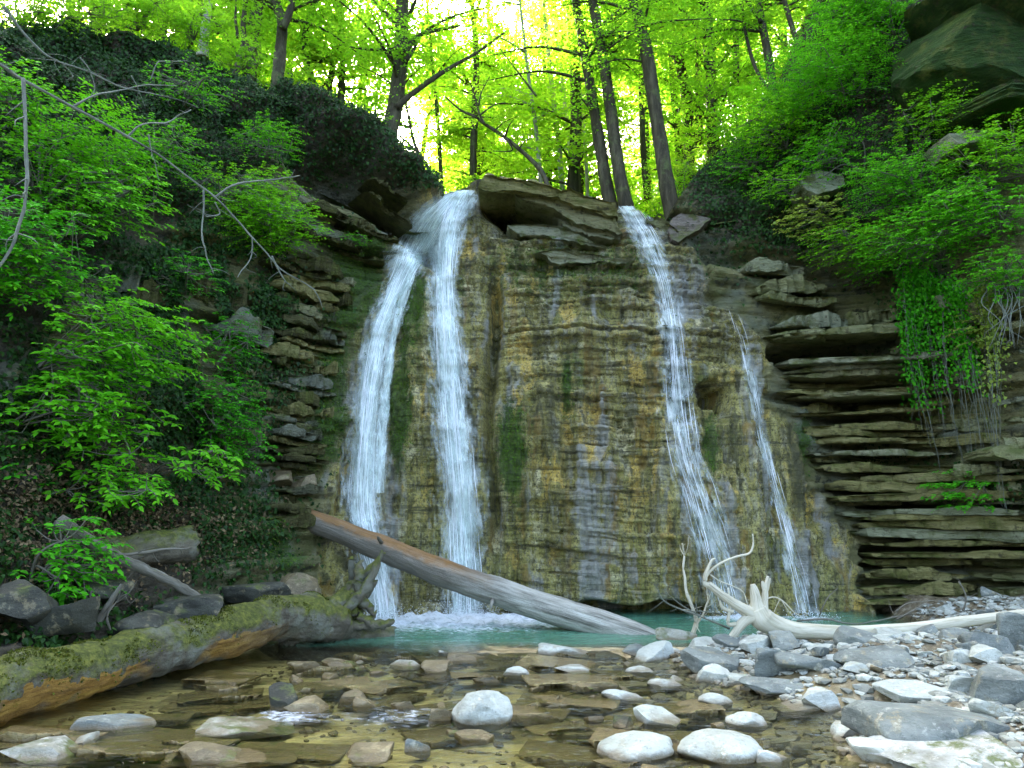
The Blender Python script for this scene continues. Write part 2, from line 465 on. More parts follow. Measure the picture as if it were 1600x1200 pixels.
# ------------------------------------------------------------------ cliff: distance control points (pixel of the photo, metres)
CTRL = [(-320, 1050, 3.9), (-320, 800, 5.2), (-320, 500, 6.2), (-320, 200, 7.4), (-320, -80, 8.6),
        (0, 1080, 5.6), (0, 950, 6.5), (0, 820, 7.0), (0, 700, 7.5), (0, 500, 8.1), (0, 300, 8.8), (0, 55, 10.0),
        (100, 1050, 6.1), (120, 940, 7.2), (100, 820, 7.9), (100, 700, 8.4), (100, 500, 8.9), (100, 300, 9.5), (100, 45, 10.8),
        (300, 1030, 7.3), (300, 950, 8.3), (300, 820, 9.2), (300, 600, 9.9), (300, 400, 10.4), (300, 200, 11.1), (300, 80, 12.0),
        (450, 1000, 9.2), (450, 930, 10.0), (450, 780, 10.7), (450, 600, 11.2), (450, 420, 11.4), (450, 250, 11.7), (450, 150, 12.6),
        (560, 990, 10.7), (560, 930, 11.1), (560, 750, 11.6), (560, 550, 12.0), (560, 400, 12.2), (590, 300, 12.4), (600, 220, 13.0),
        (650, 990, 11.35), (650, 700, 11.75), (650, 500, 12.15), (655, 400, 12.5), (690, 300, 13.1), (720, 298, 13.1),
        (760, 990, 11.5), (760, 800, 11.6), (760, 600, 11.9), (770, 450, 12.35), (750, 275, 12.9),
        (900, 990, 11.3), (900, 750, 11.5), (900, 560, 11.9), (900, 420, 12.4), (900, 290, 12.8),
        (1050, 990, 11.25), (1050, 750, 11.5), (1050, 550, 11.9), (1020, 400, 12.5), (980, 320, 13.0),
        (1200, 990, 11.3), (1200, 800, 11.55), (1160, 600, 12.05), (1120, 470, 12.5), (1060, 335, 13.2),
        (1380, 990, 12.0), (1310, 800, 12.5), (1290, 650, 12.9), (1290, 500, 12.9), (1230, 420, 12.7), (1150, 300, 13.3), (1200, 150, 14.2),
        (1450, 990, 12.1), (1450, 800, 12.3), (1450, 600, 12.3), (1450, 430, 11.8), (1400, 250, 12.0), (1300, 100, 13.2),
        (1600, 990, 11.6), (1600, 700, 11.1), (1600, 500, 10.8), (1600, 300, 10.9), (1600, 150, 11.3), (1450, 0, 12.4), (1600, -150, 12.8), (1300, -60, 14.0), (1450, -280, 14.5), (1700, -400, 14.5),
        (1950, 990, 10.0), (1950, 500, 9.2), (1950, 0, 10.6), (1950, -400, 13)]
_C = np.array(CTRL, float)
_X = _C[:, :2] / 100.0
def _tk(d2): return 0.5 * d2 * np.log(d2 + 1e-12)
_K = _tk(((_X[:, None] - _X[None]) ** 2).sum(-1)) + np.eye(len(_X)) * 0.15
_A = np.zeros((len(_X) + 3,) * 2)
_P = np.hstack([np.ones((len(_X), 1)), _X])
_A[:len(_X), :len(_X)] = _K; _A[:len(_X), len(_X):] = _P; _A[len(_X):, :len(_X)] = _P.T
_W = np.linalg.solve(_A, np.concatenate([_C[:, 2], np.zeros(3)]))

def wallY(px, py):
    px, py = np.broadcast_arrays(np.asarray(px, float), np.asarray(py, float))
    sh = px.shape
    x, y = px.ravel() / 100, py.ravel() / 100
    out = _W[-3] + _W[-2] * x + _W[-1] * y
    for i in range(len(_X)):
        out += _W[i] * _tk((x - _X[i, 0]) ** 2 + (y - _X[i, 1]) ** 2)
    return out.reshape(sh)

RIDGE = np.array([(-350, -90), (-150, 10), (0, 55), (60, 42), (130, 46), (200, 56), (250, 62), (300, 84), (350, 110), (420, 145), (440, 132), (465, 150), (500, 172),
                  (560, 195), (610, 225), (650, 262), (690, 301), (720, 299), (738, 290), (748, 277), (760, 273), (800, 279), (860, 291), (940, 309), (962, 327), (992, 324),
                  (1010, 338), (1040, 345), (1055, 318), (1075, 290), (1110, 250), (1160, 200), (1200, 155), (1240, 100), (1270, 30), (1300, -60), (1400, -260), (1600, -400), (1960, -460)], float)
BOTTOM = np.array([(-350, 1130), (0, 1075), (120, 1045), (300, 1020), (450, 1000), (600, 1000), (1400, 995), (1700, 1000), (1960, 1030)], float)

def wetmask(px, py):
    L = np.interp(py, [280, 400, 520, 700, 830, 960], [690, 612, 548, 520, 505, 500])
    Rr = np.interp(py, [320, 400, 450, 530, 620, 720, 850, 960], [1030, 1075, 1110, 1190, 1205, 1245, 1330, 1350])
    j = 12 * np.sin(py / 23.0) + 7 * np.sin(py / 9.0)
    return sstep(px + j, L - 12, L + 12) * (1 - sstep(px + j, Rr - 10, Rr + 10))

def blob(px, py, x, y, rx, ry):
    return np.exp(-(((px - x) / rx) ** 2 + ((py - y) / ry) ** 2))

def soilmask(px, py):
    rd = np.interp(px, RIDGE[:, 0], RIDGE[:, 1])
    lower = np.interp(px, [-300, 150, 300, 450, 560, 640, 690, 700], [900, 420, 330, 230, 262, 285, 303, 280])
    a = (px < 700) * (1 - sstep(py, lower - 20, lower + 25))
    b = sstep(px, 1050, 1090) * (1 - sstep(py, np.interp(px, [1050, 1110, 1250, 1400, 1600], [310, 345, 400, 330, 250]) - 15, np.interp(px, [1050, 1110, 1250, 1400, 1600], [310, 345, 400, 330, 250]) + 15))
    c = sstep(370 - px, 0, 90) * sstep(py, 640, 760)
    return np.clip(a + b + c, 0, 1)

_rl = np.random.RandomState(3)
_th = _rl.uniform(.09, .34, 90)
_bd = np.concatenate([[-2.0], -2.0 + np.cumsum(_th)])
_cl = _rl.uniform(.5, 1.8, 90)

def strata(x, y, z, wet, seed=0):
    zz = z + wet * (.22 * pnoise(x * .8, y * .5, z * .4, 6) + .06 * pnoise(x * 2.6, y, z * .6, 8)) + .10 * pnoise(x * .4, y * .4, z * .2, 5) + .03 * x
    k = np.clip(np.searchsorted(_bd, zz) - 1, 0, 89)
    f = (zz - _bd[k]) / _th[k]
    s = x * .85 + y * .55 + .12 * pnoise(x * 2, y * 2, k * 1.7, 9)
    cell = np.floor(s / _cl[k] + k * .37)
    fc = s / _cl[k] + k * .37 - cell
    pr = .9 * (cellrand(k, cell, seed) - .5) * (1 - wet) + .7 * pnoise(s * .45, k * 3.7, 0.5, 11) + wet * (.8 * pnoise(s * 1.4, k * 5.3, .2, 12) + .5 * pnoise(s * 4, k * 2.3, .7, 13) + .5 * (cellrand(k, k, 5) - .5))
    dist_bot = f * _th[k]
    dist_top = (1 - f) * _th[k]
    gap = np.exp(-(dist_bot / .03) ** 2) * .35 + np.exp(-(dist_top / .02) ** 2) * .12
    vj = np.exp(-(np.minimum(fc, 1 - fc) * _cl[k] / .02) ** 2) * .18
    open_ = np.clip(.35 + 1.6 * pnoise(s * .7, k * 7.1, 1.5, 14), 0, 1.2)
    return pr - gap * (1 - wet + wet * open_) - vj * (1 - wet), k

_th2 = _rl.uniform(.04, .17, 200)
_bd2 = np.concatenate([[-2.0], -2.0 + np.cumsum(_th2)])
_cl2 = _rl.uniform(.35, 1.5, 200); _rk2 = _rl.uniform(-.5, .5, 200)
def fstrata(x, y, z):
    "thin crisp beds of the main face"
    zz = z + .13 * pnoise(x * .45, y * .4, z * .25, 15) + .035 * pnoise(x * 2.3, y, z * .7, 16) + .02 * x
    k = np.clip(np.searchsorted(_bd2, zz) - 1, 0, 199)
    f = (zz - _bd2[k]) / _th2[k]
    s = x + .5 * y + .1 * pnoise(x * 3, z * 2, k * 1.1, 17)
    cell = np.floor(s / _cl2[k] + k * .61)
    pr = .55 * pnoise(s * .8, k * 5.1, .3, 18) + .4 * pnoise(s * 2.6, k * 3.3, .6, 19) + .75 * _rk2[k] + .45 * (cellrand(k, cell, 3) - .5)
    op = np.clip(.45 + 1.7 * pnoise(s * .9, k * 7.7, 2.5, 20), 0, 1.3)
    gap = op * (np.exp(-(f * _th2[k] / .016) ** 2) * .75) + np.exp(-((1 - f) * _th2[k] / .02) ** 2) * .2
    return pr - gap
cols = np.concatenate([np.arange(-350, 380, 5.0), np.arange(380, 500, 3.5), np.arange(500, 1350, 2.4), np.arange(1350, 1640, 3.2), np.arange(1640, 1961, 8.0)])
NR = 310
rt = np.linspace(0, 1, NR)
bot = np.interp(cols, BOTTOM[:, 0], BOTTOM[:, 1]); rid = np.interp(cols, RIDGE[:, 0], RIDGE[:, 1])
PX = np.repeat(cols[:, None], NR, 1)
PY = bot[:, None] + (rid - bot)[:, None] * rt[None]
WY = wallY(PX, PY)
base = pixa(PX, PY, WY)
du = np.gradient(base, axis=0); dv = np.gradient(base, axis=1)
nrm = norm(np.cross(du, dv)); nrm *= np.where(nrm[..., 1:2] > 0, -1, 1)
hn = norm(nrm * np.array([1, 1, .35]))
bx, by, bz = base[..., 0], base[..., 1], base[..., 2]
WET, SOIL = wetmask(PX, PY), soilmask(PX, PY)
st, _k = strata(bx, by, bz, WET)
rough = fbm(bx * 1.3, by * 1.3, bz * 1.3, 5, 21)
fine = fbm(bx * 6, by * 6, bz * 6, 3, 31)
flow = fbm(bx * 3.2, by * 1.0, bz * .45, 4, 41)
flowf = fbm(bx * 9, by * 3, bz * 1.3, 3, 46)
rightw = (PX > 1150) * (1 - WET)
LEDGE = np.clip(.2 + .9 * blob(PX, PY, 930, 470, 200, 130) + .6 * blob(PX, PY, 880, 400, 120, 45) + .6 * blob(PX, PY, 940, 690, 110, 80) + .5 * blob(PX, PY, 900, 860, 160, 60) + .6 * blob(PX, PY, 1090, 500, 90, 110) - .3 * blob(PX, PY, 1230, 780, 90, 140) - .25 * blob(PX, PY, 830, 680, 40, 90), .06, 1.2)
fst = fstrata(bx, by, bz)
amp_st = .26 * (1 - WET) * (1 - .75 * SOIL) * (1 - .35 * rightw) + .05 * WET
disp = amp_st * st + .165 * WET * LEDGE * fst + rough * (.05 + .22 * SOIL + .07 * WET) + fine * .03 + WET * (flow * (.08 + .08 * sstep(PY, 520, 640)) + flowf * (.03 + .035 * sstep(PY, 520, 640)) + .05 * (1 - np.clip(LEDGE, 0, 1)) * flow)
rdd = PY - rid[:, None]                               # pixels below the ridge
# the undercut below the ivy-covered brow on the left, the brow itself stands out
brow = sstep(PX, 420, 500) * (1 - sstep(PX, 670, 700))
disp += brow * (.45 * np.exp(-((rdd - 18) / 30.0) ** 2) - 1.15 * np.exp(-((rdd - 88) / 36.0) ** 2))
browr = sstep(PX, 1070, 1120) * (1 - sstep(PX, 1330, 1420))
disp -= browr * .55 * blob(PY, PY * 0, np.interp(PX, [1070, 1110, 1250, 1420], [345, 385, 425, 440]), 0, 22, 1)
# crease beside the main fall, hollow behind the second cascade, slot under the foot of the face, cavity below the cap rock
disp -= .5 * np.exp(-((PX - (768 + 6 * np.sin(PY / 60))) / 10.0) ** 2) * sstep(PY, 380, 470) * (1 - sstep(PY, 780, 880))
disp += .22 * np.exp(-((PX - 655) / 26.0) ** 2) * sstep(PY, 380, 430) * (1 - sstep(PY, 640, 760))
disp -= 1.3 * np.exp(-(((PX - 1110) / 12) ** 4 + ((PY - 616) / 17) ** 4)) + 1.2 * np.exp(-(((PX - 1131) / 10) ** 4 + ((PY - 628) / 20) ** 4))
disp -= .9 * sstep(PX, 860, 900) * (1 - sstep(PX, 1080, 1120)) * sstep(PY, 941 + 5 * np.sin(PX / 19), 950 + 5 * np.sin(PX / 19))
cav = np.interp(PX, [745, 790, 870, 930, 965], [300, 338, 340, 362, 372])
disp -= 1.1 * sstep(PX, 742, 756) * (1 - sstep(PX, 930, 975)) * np.exp(-((PY - cav) / np.interp(PX, [745, 800, 960], [22, 22, 12])) ** 2)
for (gy, x0, x1, dd) in ((786, 1330, 1640, .35), (822, 1340, 1620, .3), (856, 1345, 1640, .75), (882, 1345, 1640, .5), (916, 1330, 1640, .3), (556, 1195, 1345, .9), (566, 1210, 1300, .5)):
    yy = gy + 4 * np.sin(PX / 31 + gy)
    disp -= dd * sstep(PX, x0, x0 + 18) * (1 - sstep(PX, x1 - 20, x1)) * np.exp(-((PY - yy) / 7.5) ** 2)
wall = base + hn * disp[..., None]
MOSS = np.clip(blob(PX, PY, 625, 640, 26, 110) + .9 * blob(PX, PY, 650, 470, 22, 70) + blob(PX, PY, 800, 700, 26, 90) * 1.1 + .9 * blob(PX, PY, 885, 600, 12, 60) + .8 * blob(PX, PY, 1112, 700, 22, 70)
               + 1.1 * blob(PX, PY, 560, 430, 50, 90) + 1.0 * blob(PX, PY, 520, 600, 30, 100) + blob(PX, PY, 430, 850, 50, 60) + .8 * blob(PX, PY, 1250, 690, 20, 50) + .7 * blob(PX, PY, 470, 700, 60, 60) + .6 * blob(PX, PY, 860, 415, 130, 75) + .35 * blob(PX, PY, 1000, 420, 60, 60), 0, 1)
# ground going back from the brow
back = []
for dy, dz in ((.35, .02), (1.2, -.1), (3.0, -.5)):
    b = wall[:, -1].copy(); b[:, 1] += dy; b[:, 2] += dz
    back.append(b[:, None])
full = np.concatenate([wall] + back, 1)
ext = lambda a, v=None: np.concatenate([a] + [a[:, -1:] if v is None else np.full((len(cols), 1), v)] * 3, 1)
aW, aS, aM = ext(WET), ext(SOIL), ext(MOSS, 0)
nR2 = full.shape[1]

def wall_section(name, i0, i1, label):
    V = full[i0:i1].reshape(-1, 3)
    nc = i1 - i0
    i = np.arange(nc - 1)[:, None] * nR2; j = np.arange(nR2 - 1)[None]
    Q = np.stack([i + j, i + nR2 + j, i + nR2 + j + 1, i + j + 1], -1).reshape(-1, 4)
    me = new_mesh(name, V, [Q], [M_CLIFF], True, {'wet': aW[i0:i1].ravel(), 'soil': aS[i0:i1].ravel(), 'moss': aM[i0:i1].ravel()})
    o = link(name, me)
    return tag(o, label, 'cliff', kind='structure'), V, Q
iL = int(np.searchsorted(cols, 545)); iR = int(np.searchsorted(cols, 1215))
cliff_left, V1, Q1 = wall_section('cliff_left', 0, iL + 1, 'shaded left rock wall and hillside under ivy beside the main fall')
cliff_mid, V2, Q2 = wall_section('cliff_center', iL, iR + 1, 'wet streaked ochre rock face that the water falls over')
cliff_right, V3, Q3 = wall_section('cliff_right', iR, len(cols), 'layered rock wall and green slope to the right of the falls')
BVH = BVHTree.FromPolygons(np.vstack([V1, V2, V3]).tolist(), np.vstack([Q1, Q2 + len(V1), Q3 + len(V1) + len(V2)]).tolist())
CAMP = Vector((0, 0, CAMZ))

def hit(px, py, off=0.0):
    "the cliff point seen at a pixel, moved off the rock by off metres; also its outward direction"
    loc, n, i, d = BVH.ray_cast(CAMP, raydir(px, py))
    if loc is None:
        loc = pix(px, py, float(wallY(px, py))); n = Vector((0, -1, .2))
    if n.y > 0: n = -n
    return loc + n * off, n

# ------------------------------------------------------------------ rock slabs standing out of the layered walls
def slab_proto(seed):
    rg = np.random.RandomState(seed)
    nf = 29
    xs = np.linspace(-.5, .5, nf) + np.r_[0, rg.uniform(-.012, .012, nf - 2), 0]
    ys = -.5 + rg.uniform(0, .1, nf) + .1 * np.sin(np.linspace(0, 7, nf) + seed); ys[0] += .2; ys[-1] += .2; ys[1] += .06; ys[-2] += .06
    for q in rg.randint(1, nf - 1, 7): ys[q:] += rg.uniform(-.09, .09)
    ys = np.clip(ys, -.55, -.15)
    pts = np.vstack([np.stack([xs, ys], 1), [[.52, .5], [-.52, .5]]])
    n = len(pts); c = pts.mean(0)
    V = []
    for z, ins in ((0, .94), (.16, 1.0), (.55, .985 + rg.uniform(-.02, .02)), (.86, 1.0), (1, .95)):
        p = c + (pts - c) * ins
        zz = z + rg.uniform(-.05, .05, n) * (1 if 0 < z < 1 else 1.4) + (.12 * np.sin(xs.mean() + pts[:, 0] * 4 + seed) if z > .5 else 0)
        p = p + rg.uniform(-.008, .008, p.shape)
        tp = 1 - .75 * np.abs(pts[:, 0] * 2) ** 5 + .25 * np.sin(pts[:, 0] * 9 + seed * 2)
        zz = .45 + (zz - .45) * np.clip(tp, .2, 1.2) + .3 * np.sin(pts[:, 0] * 5 + seed) * .5 + .12 * np.sin(pts[:, 0] * 17 + seed * 3)
        V.append(np.column_stack([p, zz]))
    V = np.vstack(V + [[*c, V[0][:, 2].mean()], [*c, V[-1][:, 2].mean()]])
    Q, T = [], []
    for r_ in range(4):
        for j in range(n):
            Q.append((r_ * n + j, r_ * n + (j + 1) % n, (r_ + 1) * n + (j + 1) % n, (r_ + 1) * n + j))
    for j in range(n):
        T.append((5 * n, (j + 1) % n, j)); T.append((5 * n + 1, 4 * n + j, 4 * n + (j + 1) % n))
    return np.array(V), np.array(Q), np.array(T)
SLABS = {}
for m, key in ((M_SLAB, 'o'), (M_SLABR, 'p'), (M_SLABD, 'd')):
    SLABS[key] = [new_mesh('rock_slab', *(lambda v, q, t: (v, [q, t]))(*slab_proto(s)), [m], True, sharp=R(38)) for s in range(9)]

def py_at(px, z):
    py = np.full_like(np.asarray(px, float), 700.0)
    for _ in range(6):
        kk = (z - CAMZ) / wallY(px, py)
        c = (kk * CP - SP) / (CP + kk * SP)
        py = 600 - c * FOC
    return py

def put_slab(parent, rg, px0, px1, z, h, prot, key, tilt=0.0, depth=1.0, roll=0.0):
    pm = (px0 + px1) / 2
    P0, P1 = [pixa(p, float(py_at(p, z)), float(wallY(p, float(py_at(p, z))))) for p in (px0, px1)]
    d = P1 - P0; L = float(np.linalg.norm(d[:2]))
    ang = math.atan2(d[1], d[0])
    mid = (P0 + P1) / 2
    n = np.array([math.sin(ang), -math.cos(ang)])
    c = mid[:2] + n * (prot - depth / 2)
    o = link('rock_slab', SLABS[key][rg.randint(9)], parent)
    o.location = (c[0], c[1], z)
    o.rotation_euler = (tilt, roll, ang + rg.uniform(-.08, .08))
    o.scale = (L * (1 if rg.rand() < .5 else -1), depth, h)
    return o

rg = np.random.RandomState(12)
z = .15                                             # right wall, bed by bed
while z < 4.45:
    h = rg.uniform(.05, .15) * (1 if z > 1.6 else 1.3)
    walk = rg.uniform(.02, .22)
    pyl = float(py_at(1400., z))
    left = float(np.interp(pyl, [430, 520, 620, 720, 850, 960], [1190, 1195, 1212, 1250, 1335, 1350]))
    if pyl > 880: left = 1345
    px = left + rg.uniform(-12, 10)
    while px < 1680:
        w = rg.uniform(90, 420)
        walk = float(np.clip(walk + rg.normal(0, .08), -.02, .24))
        if not (540 < pyl < 578 and px < 1335):
            big = 455 < pyl < 535
            put_slab(cliff_right, rg, px, px + w, z, h * (1.4 if big else 1), walk + (.25 if big else 0) - (.15 if 600 < pyl < 740 else 0), 'p' if (pyl < 560 or px > 1430 or rg.rand() < .25) else 'o', rg.uniform(-.05, .05), 1.1, rg.uniform(-.014, .014))
        px += w - rg.uniform(2, 16)
    z += h * .92 + rg.uniform(-.01, .03) + (.06 if rg.rand() < .18 else 0)
for (px0, px1, py, h, pr, tl, rl) in ((1165, 1290, 440, .22, .25, .1, -.1), (1180, 1300, 465, .14, .3, .1, .05), (1205, 1345, 500, .2, .4, .15, -.06), (1310, 1415, 490, .2, .4, .15, -.12),
                                      (1150, 1260, 415, .18, .2, .05, .08), (1215, 1300, 528, .14, .6, .05, .02), (1290, 1410, 585, .13, .5, .02, -.12), (1212, 1290, 578, .1, .3, .05, .15), (1400, 1490, 520, .2, .3, .1, -.1), (1500, 1600, 470, .3, .35, .1, -.15), (1520, 1640, 690, .2, .5, .1, -.1), (1480, 1600, 730, .15, .6, .05, -.05)):
    P = pixa((px0 + px1) / 2, py, float(wallY((px0 + px1) / 2, py)))
    put_slab(cliff_right, rg, px0, px1, float(P[2]) - h, h, pr, 'p', tl, 1.1, rl)
z = 1.3                                             # left wall ledges
while z < 5.2:
    h = rg.uniform(.06, .17)
    pyl = float(py_at(480., z))
    right = float(np.interp(pyl, [380, 450, 520, 600, 700, 800], [585, 560, 545, 525, 510, 500]))
    px = rg.uniform(392, 430)
    while px < right - 15:
        w = min(rg.uniform(70, 170), right - px)
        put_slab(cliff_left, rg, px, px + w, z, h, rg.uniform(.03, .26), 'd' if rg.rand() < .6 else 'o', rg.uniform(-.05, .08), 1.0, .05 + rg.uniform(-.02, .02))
        px += w - rg.uniform(2, 10)
    z += h + rg.uniform(.01, .08)
for (px0, px1, py, h, pr, tl, rl) in ((470, 545, 318, .22, .35, .15, .25), (505, 585, 335, .18, .5, .2, .3), (540, 620, 360, .15, .4, .1, .22), (490, 560, 372, .15, .45, .15, .12), (560, 650, 318, .15, .25, .1, .4), (575, 640, 290, .12, .3, .1, .4), (520, 600, 395, .12, .3, .1, .15), (430, 500, 345, .2, .3, .1, .2), (440, 540, 410, .2, .3, .05, .1),
                                      (150, 230, 420, .3, .12, .1, .1), (200, 290, 455, .3, .15, .1, .05), (285, 380, 440, .4, .15, .05, .05), (330, 420, 500, .3, .25, .05, .05)):
    P = pixa((px0 + px1) / 2, py, float(wallY((px0 + px1) / 2, py)))
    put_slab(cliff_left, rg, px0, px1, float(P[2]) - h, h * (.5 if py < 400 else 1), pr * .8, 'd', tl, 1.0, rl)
# cap rock along the crest between the two falls: one thick plate, and thinner leaves of rock under it
def edgewalk(poly, n, seed, jag=1.6):
    "straight-sided outline resampled, with small breaks"
    p = np.array(poly + [poly[0]], float)
    d = np.concatenate([[0], np.cumsum(np.linalg.norm(np.diff(p, axis=0), axis=1))])
    s = np.sort(np.concatenate([np.linspace(0, d[-1], n, endpoint=False)[1::1], d[:-1]]))
    q = np.stack([np.interp(s, d, p[:, 0]), np.interp(s, d, p[:, 1])], 1)
    rj = np.random.RandomState(seed)
    return q + np.cumsum(rj.normal(0, .35, q.shape), 0) * .35 * jag + rj.normal(0, .45 * jag, q.shape)
def plate(name, poly, Yf, depth, mat, parent, seed):
    rg2 = np.random.RandomState(seed)
    P = edgewalk(poly, 60, seed)
    n = len(P)
    yy = np.interp(P[:, 0], [740, 970], Yf)
    rings = []
    for dy, ins in ((.05, .93), (0, .985), (.12, 1.0), (depth * .5, 1.0), (depth, .98)):
        c = P.mean(0); q = c + (P - c) * ins
        V = pixa(q[:, 0], q[:, 1], yy)
        V[:, 1] += dy
        V += .06 * np.stack([fbm(V[:, 0] * 2.5, V[:, 1] * 2.5, V[:, 2] * 7, 3, seed + a) for a in range(3)], 1)
        rings.append(V)
    V = np.vstack(rings + [rings[0].mean(0)[None] + [[0, .02, 0]], rings[-1].mean(0)[None]])
    Q = [(r_ * n + j, r_ * n + (j + 1) % n, (r_ + 1) * n + (j + 1) % n, (r_ + 1) * n + j) for r_ in range(4) for j in range(n)]
    T = [(5 * n, (j + 1) % n, j) for j in range(n)] + [(5 * n + 1, 4 * n + j, 4 * n + (j + 1) % n) for j in range(n)]
    return link(name, new_mesh(name, V, [np.array(Q), np.array(T)], [mat], True, sharp=R(50)), parent)
plate('cap_slab', [(746, 290), (757, 273), (800, 279), (860, 291), (920, 304), (962, 320), (968, 338), (955, 338), (920, 326), (880, 312), (840, 302), (800, 296), (770, 296)], (12.0, 12.3), 1.6, M_SLAB, cliff_mid, 3)
plate('cap_slab', [(800, 297), (850, 306), (900, 320), (960, 340), (972, 362), (940, 356), (905, 350), (880, 332), (850, 318), (815, 309)], (12.15, 12.38), 1.4, M_SLAB, cliff_mid, 5)
plate('cap_slab', [(866, 336), (905, 352), (945, 360), (972, 368), (968, 377), (930, 371), (890, 358)], (12.3, 12.42), 1.0, M_SLAB, cliff_mid, 8)
plate('cap_slab', [(790, 352), (830, 348), (872, 352), (930, 374), (948, 386), (900, 381), (850, 368), (810, 366)], (12.35, 12.4), 1.0, M_SLAB, cliff_mid, 9)
plate('cap_slab', [(838, 394), (880, 388), (935, 398), (990, 402), (980, 412), (920, 409), (870, 412)], (12.25, 12.32), 1.0, M_SLAB, cliff_mid, 10)
plate('cap_slab', [(1010, 338), (1040, 344), (1062, 362), (1058, 376), (1030, 362), (1008, 350)], (12.8, 12.9), 1.0, M_SLABR, cliff_mid, 11)

# ------------------------------------------------------------------ stream bed and banks
def logx(y): return -3.7 + (y - 5.5) * .476
def bed_height(x, y):
    n = fbm(x * .9, y * .9, 0, 4, 61)
    stepn = pnoise(x * .7, y * 1.5, 3, 66)
    z = -.075 + .035 * n + .03 * (np.floor(stepn * 6) / 3)
    pool = sstep(y + .35 * pnoise(x * .9, y * .9, 4, 63) - .06 * np.abs(x + .5), 8.15, 9.35) * (1 - sstep(x, 4.6, 6.2))
    z = z - .6 * pool
    xb = .95 + .25 * pnoise(y * .8, 2, 2, 71) + np.interp(y, [3, 4.6, 6, 8, 9, 9.8], [.6, .55, .5, .25, .5, 2.5])
    bk = sstep(x, xb - .35, xb + 1.5)
    z = z + bk * (.2 + .09 * n + .02 * np.clip(x - 2, 0, 8)) * (1 - .8 * pool)
    z = z - .17 * np.exp(-(((x - 2.35) / .8) ** 2 + ((y - 5.75) / .28) ** 2)) - .18 * np.exp(-(((x - 1.25) / .45) ** 2 + ((y - 5.3) / .75) ** 2)) - .12 * np.exp(-(((x - 1.6) / .35) ** 2 + ((y - 4.6) / .4) ** 2))
    lb = np.clip(logx(y) - x - .35, 0, 6)
    z = z + .72 * lb + .12 * np.clip(lb, 0, 1) * n
    rb = np.clip(x - 6.3, 0, 6) * sstep(y, 9, 10.5)
    z = z + .06 * rb
    return z, np.clip(np.maximum(bk, sstep(lb, 0, .5)), 0, 1)
gx = np.concatenate([np.arange(-9, -4.2, .08), np.arange(-4.2, 5.6, .03), np.arange(5.6, 11.5, .07)])
gy = np.concatenate([np.arange(-3, 3.2, .2), np.arange(3.2, 7, .028), np.arange(7, 13.2, .045)])
GX, GY = np.meshgrid(gx, gy, indexing='ij')
GZ, GB = bed_height(GX, GY)

def grid_obj(name, X, Y, Z, mat, attrs=None):
    V = np.stack([X, Y, Z], -1).reshape(-1, 3)
    n0, n1 = X.shape
    i = np.arange(n0 - 1)[:, None] * n1; j = np.arange(n1 - 1)[None]
    Q = np.stack([i + j, i + n1 + j, i + n1 + j + 1, i + j + 1], -1).reshape(-1, 4)
    return link(name, new_mesh(name, V, [Q], [mat], True, attrs))
bed_o = tag(grid_obj('stream_bed', GX, GY, GZ + .012 * fbm(GX * 5, GY * 8, 0, 3, 77), M_BED, {'bank': GB.ravel()}), 'brown rocky bed of the stream and its stony banks', 'stream bed', kind='structure')
wx = np.concatenate([np.arange(-4.6, 5.5, .05), np.arange(5.5, 9, .12)])
wy = np.concatenate([np.arange(-3, 3, .3), np.arange(3, 8, .04), np.arange(8, 13, .06)])
WX, WYY = np.meshgrid(wx, wy, indexing='ij')
calm = sstep(WYY, 8.3, 9.6)
WZ = (1 - calm) * (.011 * fbm(WX * 2.2, WYY * 4.5, 0, 4, 81) + .004) + calm * .004 * fbm(WX * 2.5, WYY * 5, 0, 3, 85)
bz_, _ = bed_height(WX, WYY)
depth = np.clip((WZ - bz_ - .16) / .42, 0, 1) * .93 * sstep(WYY, 7.7, 8.3)
foam = np.clip(1.25 * np.exp(-(((WX + .6) / 1.1) ** 2 + ((WYY - 11.2) / 1.0) ** 2)) + .25 * np.exp(-(((WX + .4) / 1.9) ** 2 + ((WYY - 10.6) / 1.2) ** 2)) + .9 * np.exp(-(((WX + 1.9) / .6) ** 2 + ((WYY - 10.8) / .6) ** 2))
               + .8 * np.exp(-(((WX - 3.2) / .6) ** 2 + ((WYY - 11.1) / .35) ** 2)) + .6 * np.exp(-(((WX - 4.2) / .5) ** 2 + ((WYY - 11.1) / .3) ** 2))
               + .4 * np.exp(-(((WX + .75) / .4) ** 2 + ((WYY - 5.75) / .3) ** 2)) + .6 * np.exp(-(((WX + 1.6) / .3) ** 2 + ((WYY - 5.75) / .2) ** 2)), 0, 1)
WZ = WZ + foam * sstep(WYY, 9, 10) * (.09 * np.abs(fbm(WX * 4, WYY * 5, 0, 4, 88)) + .02 * fbm(WX * 11, WYY * 12, 0, 2, 89))
water = tag(grid_obj('water', WX, WYY, WZ, M_WATER, {'depth': depth.ravel(), 'foam': foam.ravel()}), 'green pool under the falls running off as a clear shallow stream', 'water', kind='structure')

# ------------------------------------------------------------------ forest floor above and behind the falls
def floor_height(x, y):
    d = y - 13
    z = 6.75 + .06 * d + 1.25 * np.clip(x - 2.7 - .03 * d, 0, 14) * sstep(d, -1, 4)
    z = z + .5 * np.clip(-x - 2.0, 0, 8) * np.exp(-np.clip(d, 0, 50) / 9)
    z = z + .35 * fbm(x * .35, y * .35, 0, 3, 91) * sstep(d, .5, 3)
    return z
fx, fy = np.meshgrid(np.arange(-30, 34, .6), np.concatenate([np.arange(13.1, 22, .35), np.arange(22, 62, 1.0)]), indexing='ij')
floor_o = tag(grid_obj('forest_floor', fx, fy, floor_height(fx, fy) - .25 * (1 - sstep(fy, 13, 15)), M_FLOOR), 'sloping forest floor above the falls', 'forest floor', kind='structure')

